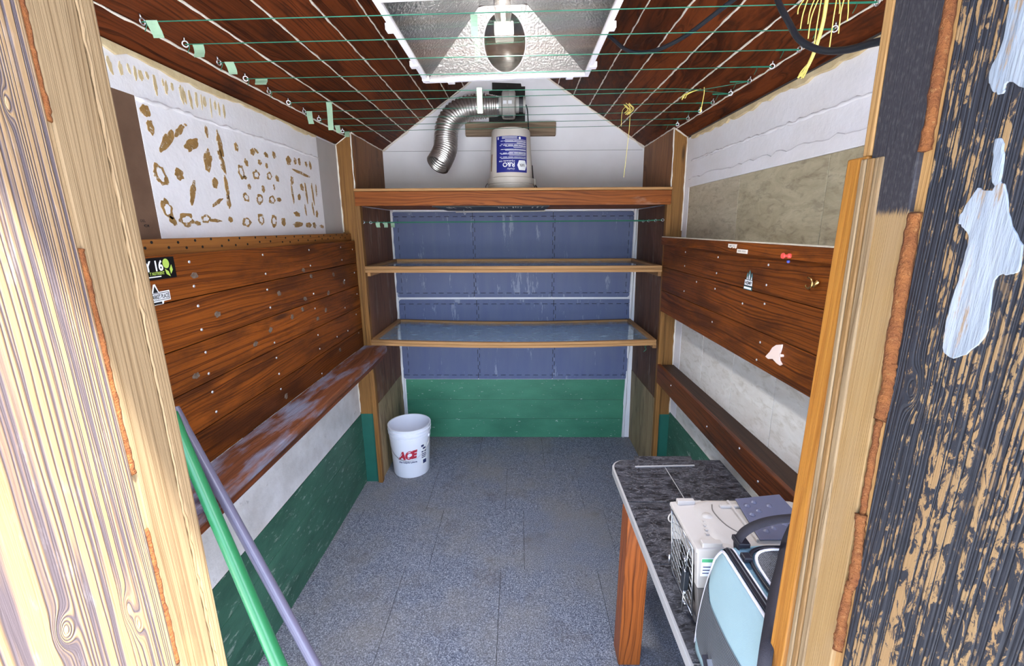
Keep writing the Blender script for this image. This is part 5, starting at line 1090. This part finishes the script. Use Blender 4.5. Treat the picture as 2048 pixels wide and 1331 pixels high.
MB().box(x_(lz)-0.016, x_(lz)-0.002, ly-0.010, ly+0.010, lz-0.036, lz+0.022).build('latch', 'rubber_black', d, bevel=0.002)
wire([(x_(lz)-0.009, ly, lz+0.02), (x_(lz)-0.009, ly, lz+0.075), (x_(lz)-0.002, ly+0.004, lz+0.085)], 0.002, 'latch_rod'); wire([(x_(lz)-0.009, ly, lz-0.036), (x_(lz)-0.009, ly, zb+0.004)], 0.002, 'latch_rod')
for z in (lz+0.055, lz+0.02, lz-0.045, zb+0.03): wire([(x_(z)-0.011, ly-0.008, z), (x_(z)-0.011, ly+0.010, z)], 0.003, 'rod_guide')
for z in (zb+0.05,): wire([(x_(z)-0.004, fy1+0.004, z-0.014), (x_(z)-0.006, fy1+0.004, z+0.014)], 0.004, 'hinge')
MB().tube(smooth_path([(CX0+0.02, CY1-0.006, zt_-0.05), (CX0+0.0, CY1-0.002, zt_-0.065), (CX0+0.0, CY1-0.002, zt_-0.085), (CX0+0.02, CY1-0.006, zt_-0.09)]), 0.0025, 6).build('side_latch', 'carrier_plastic', t, smooth=True)
# lid details: recess outline, ribs, grey storage lid
MB().tube(smooth_path([(0.545, CY1-0.045, zt_+.0), (0.535, 1.04, zt_+.001), (0.545, 0.985, zt_+.001), (0.575, 0.945, zt_)], 6), 0.0016, 6).build('recess_edge', 'carrier_base', t, smooth=True)
MB().box(0.56, 0.64, CY1-0.062, CY1-0.050, zt_-0.002, zt_+0.007).build('grip_rib', 'carrier_plastic', t, bevel=0.003)
MB().lathe([(0.0001, 0.009), (0.012, 0.008), (0.018, 0.0)], (0.512, 1.025, zt_-0.006), 20).build('boss', 'carrier_plastic', t, smooth=True)
for k in range(6): MB().box(0.480+0.004*k, 0.488+0.004*k, 0.955+0.016*k, 0.962+0.016*k, zt_-0.006, zt_-0.0015).build('moulded_mark', 'carrier_plastic', t, bevel=0.001)
lid = MB().hexa([(0.598, 0.925, zt_+.003), (0.598, 0.925, zt_+.007), (0.612, 1.082, zt_+.010), (0.612, 1.082, zt_+.014), (0.745, 0.925, zt_+.006), (0.745, 0.925, zt_+.010), (0.745, 1.098, zt_+.014), (0.745, 1.098, zt_+.018)]).build('storage_lid', 'lid_plastic', t, bevel=0.002)
for (x, y) in [(0.63, 1.05), (0.655, 1.065), (0.625, 1.015), (0.65, 1.03), (0.63, 0.955), (0.655, 0.965), (0.635, 0.98), (0.66, 0.99), (0.685, 0.955), (0.69, 0.98), (0.69, 1.05)]:
    MB().lathe([(0.0001, 0.005), (0.005, 0.004), (0.009, 0.0)], (x, y, zt_+.009+0.05*(y-0.95)), 14).build('bump', 'lid_plastic', lid, smooth=True)
bx('hinge_strip', 'carrier_plastic', t, 0.590, 0.597, 0.925, 1.085, zt_-0.001, zt_+0.008, 0.002)
ly0 = fy0-0.0205
st_ = MB().box(CX0+0.006, CX0+0.036, ly0-0.001, ly0, 0.876, 0.928).build('label', 'sticker_white', t)
bx('label_band', 'label_green', st_, CX0+0.006, CX0+0.036, ly0-0.0018, ly0-0.001, 0.917, 0.926)
for q in range(3): bx('print_line', 'ink_navy', st_, CX0+0.010, CX0+0.030, ly0-0.0018, ly0-0.001, 0.884+q*0.009, 0.886+q*0.009)

# ---- soft blue carrier bag
t = thing('carrier_bag', (0.56, 0.70, TZ), 'pale blue soft pet bag with white piping and black zips', 'bag')
GY0, GY1 = 0.585, 0.862
def side(u, v):      # u along y (1 = far end), v up
    y = GY0+(GY1-GY0)*u; z = TZ+0.002+0.286*v
    x = 0.430+0.034*v**2.2 - 0.010*math.sin(PI*v)*math.sin(PI*u)
    rr = 0.035
    if u > 0.90: x += 0.010*((u-0.90)/0.10)**2; 
    if v > 0.86 and u > 0.86: z -= 0.030*((u-0.86)/0.14)**2*((v-0.86)/0.14)
    return (x, y, z)
MB().grid(side, 24, 20).build('side_panel', 'bag_blue', t, smooth=True, solid=0.003)
def roof(u, v):      # u along y, v across to the right
    y = GY0+(GY1-GY0)*u; x = 0.472+0.225*v; z = TZ+0.289+0.010*math.sin(PI*v)-0.012*math.sin(PI*min(1, v*2.2))*(1-u)
    if u > 0.9: z -= 0.018*((u-0.9)/0.1)**2
    return (x, y, z)
MB().grid(roof, 20, 16).build('roof_panel', 'bag_blue_side', t, smooth=True, solid=0.003)
def back(u, v): 
    x = 0.440+0.257*u; z = TZ+0.004+0.270*v; return (x+(0.03*v*v if u < 0.1 else 0), GY1+0.001-0.004*v, z)
MB().grid(back, 8, 8).build('end_panel', 'bag_blue_side', t, smooth=True, solid=0.003)
MB().box(0.435, 0.70, GY0, GY1, TZ+0.001, TZ+0.010).build('floor_pad', 'webbing_black', t, bevel=0.003)
MB().grid(lambda u, v: (0.699, GY0+(GY1-GY0)*u, TZ+0.005+0.28*v), 4, 4).build('side_panel', 'bag_blue_side', t, solid=0.003)
MB().grid(lambda u, v: (0.44+0.257*u, GY0-0.001, TZ+0.004+0.27*v), 4, 4).build('end_panel', 'bag_blue_side', t, solid=0.003)
# piping around the near side panel, up the far edge and along the top
pp = [side(1, v/14) for v in range(13)]; pp = [(x-0.002, y+0.001, z) for x, y, z in pp]
top_ = [side(1-k/16, 1.0) for k in range(1, 17)]; top_ = [(x-0.001, y, z+0.002) for x, y, z in top_]
MB().tube(smooth_path(pp+top_, 3), 0.0034, 8).build('piping', 'piping_white', t, smooth=True)
zp = [(x+0.010, y, z+0.006) for x, y, z in top_]; zp = [(pp[-1][0]+0.006, pp[-1][1], pp[-1][2]+0.006)]+zp
def strip(path, w, h, nm, mat, par):
    P = smooth_path(path, 3); vs = []; n = len(P)
    for i, p in enumerate(P):
        tt = (P[min(i+1, n-1)]-P[max(i-1, 0)]).normalized(); sd = tt.cross(Vector((0, 0, 1))).normalized()*w
        vs += [p-sd, p+sd, p+sd+Vector((0, 0, h)), p-sd+Vector((0, 0, h))]
    fs = [(0, 1, 2, 3), tuple(4*(n-1)+k for k in (3, 2, 1, 0))]+[(4*i+k, 4*i+(k+1) % 4, 4*i+4+(k+1) % 4, 4*i+4+k) for i in range(n-1) for k in range(4)]
    return MB().add(vs, fs).build(nm, mat, par)
z_ = strip(zp, 0.0075, 0.003, 'zip', 'zip_black', t)
MB().tube(smooth_path([(x, y, z+0.004) for x, y, z in zp], 3), 0.0016, 6).build('zip_teeth', 'steel_dark', z_, smooth=True)
MB().tube(smooth_path([(x+0.010, y, z+0.001) for x, y, z in zp], 3), 0.0028, 8).build('piping', 'piping_white', t, smooth=True)
# ribbed mesh window on the near side, slanted
def mesh(u, v):      # band along the near side, higher at its far end
    uu = 0.985-0.80*u; top_v = 0.60+0.16*max(0, 1-u*4)**1.5; lo_v = 0.10+0.10*max(0, 1-u*5)
    x, y, z = side(uu, lo_v+(top_v-lo_v)*v); return (x-0.0035, y, z)
MB().grid(mesh, 24, 14).build('mesh_window', 'mesh_fabric', t, smooth=True)
bk = [side(0.60, 0.28), side(0.50, 0.18), side(0.40, 0.05)]
strip([(x-0.008, y, z) for x, y, z in bk], 0.006, 0.004, 'buckle', 'steel', t)
strip([(x-0.006, y+0.02, z-0.01) for x, y, z in bk], 0.010, 0.003, 'webbing', 'webbing_black', t)
# top mesh window with white piping
wx, wy = 0.592, 0.738
oval = [(wx+0.085*math.copysign(abs(math.cos(a))**0.6, math.cos(a)), wy+0.090*math.copysign(abs(math.sin(a))**0.6, math.sin(a))) for a in [2*PI*k/36 for k in range(36)]]
zr = TZ+0.3015
MB().add([(x, y, zr) for x, y in oval], [tuple(range(36))]).build('roof_window', 'net_fabric', t, solid=0.002)
MB().tube([(x, y, zr+0.001) for x, y in oval]+[(oval[0][0], oval[0][1], zr+0.001)], 0.0032, 8).build('piping', 'piping_white', t, smooth=True)
ov2 = [(wx+(x-wx)*1.12, wy+(y-wy)*1.10) for x, y in oval]
MB().tube([(x, y, zr-0.001) for x, y in ov2]+[(ov2[0][0], ov2[0][1], zr-0.001)], 0.0042, 8).build('zip', 'zip_black', t, smooth=True)
MB().box(wx-0.108, wx-0.088, wy+0.052, wy+0.072, zr-0.002, zr+0.010).build('zip_pull', 'zip_black', t, bevel=0.003)
# carry handle and shoulder strap
def ribbon(path, w, nm, wd=Vector((0, 1, 0))):
    P = smooth_path(path, 6); vs = []
    for p in P: vs += [p-wd*w, p+wd*w]
    return MB().add(vs, [(2*i, 2*i+1, 2*i+3, 2*i+2) for i in range(len(P)-1)]).build(nm, 'webbing_black', t, smooth=True, solid=0.003)
ribbon([(0.500, 0.846, TZ+0.275), (0.498, 0.848, TZ+0.302), (0.512, 0.850, TZ+0.330), (0.545, 0.850, TZ+0.352), (0.590, 0.850, TZ+0.364), (0.640, 0.850, TZ+0.366), (0.680, 0.850, TZ+0.350), (0.694, 0.850, TZ+0.300)], 0.012, 'carry_handle')
MB().box(0.493, 0.520, 0.832, 0.866, TZ+0.300, TZ+0.312).build('strap_slide', 'zip_black', t, bevel=0.002)
ribbon([(0.700, 0.955, TZ+0.268), (0.668, 0.915, TZ+0.296), (0.603, 0.838, TZ+0.314), (0.547, 0.763, TZ+0.318), (0.497, 0.699, TZ+0.314), (0.458, 0.643, TZ+0.306), (0.424, 0.594, TZ+0.285), (0.420, 0.585, TZ+0.20)], 0.011, 'shoulder_strap', Vector((0.75, -0.55, 0.35)).normalized())
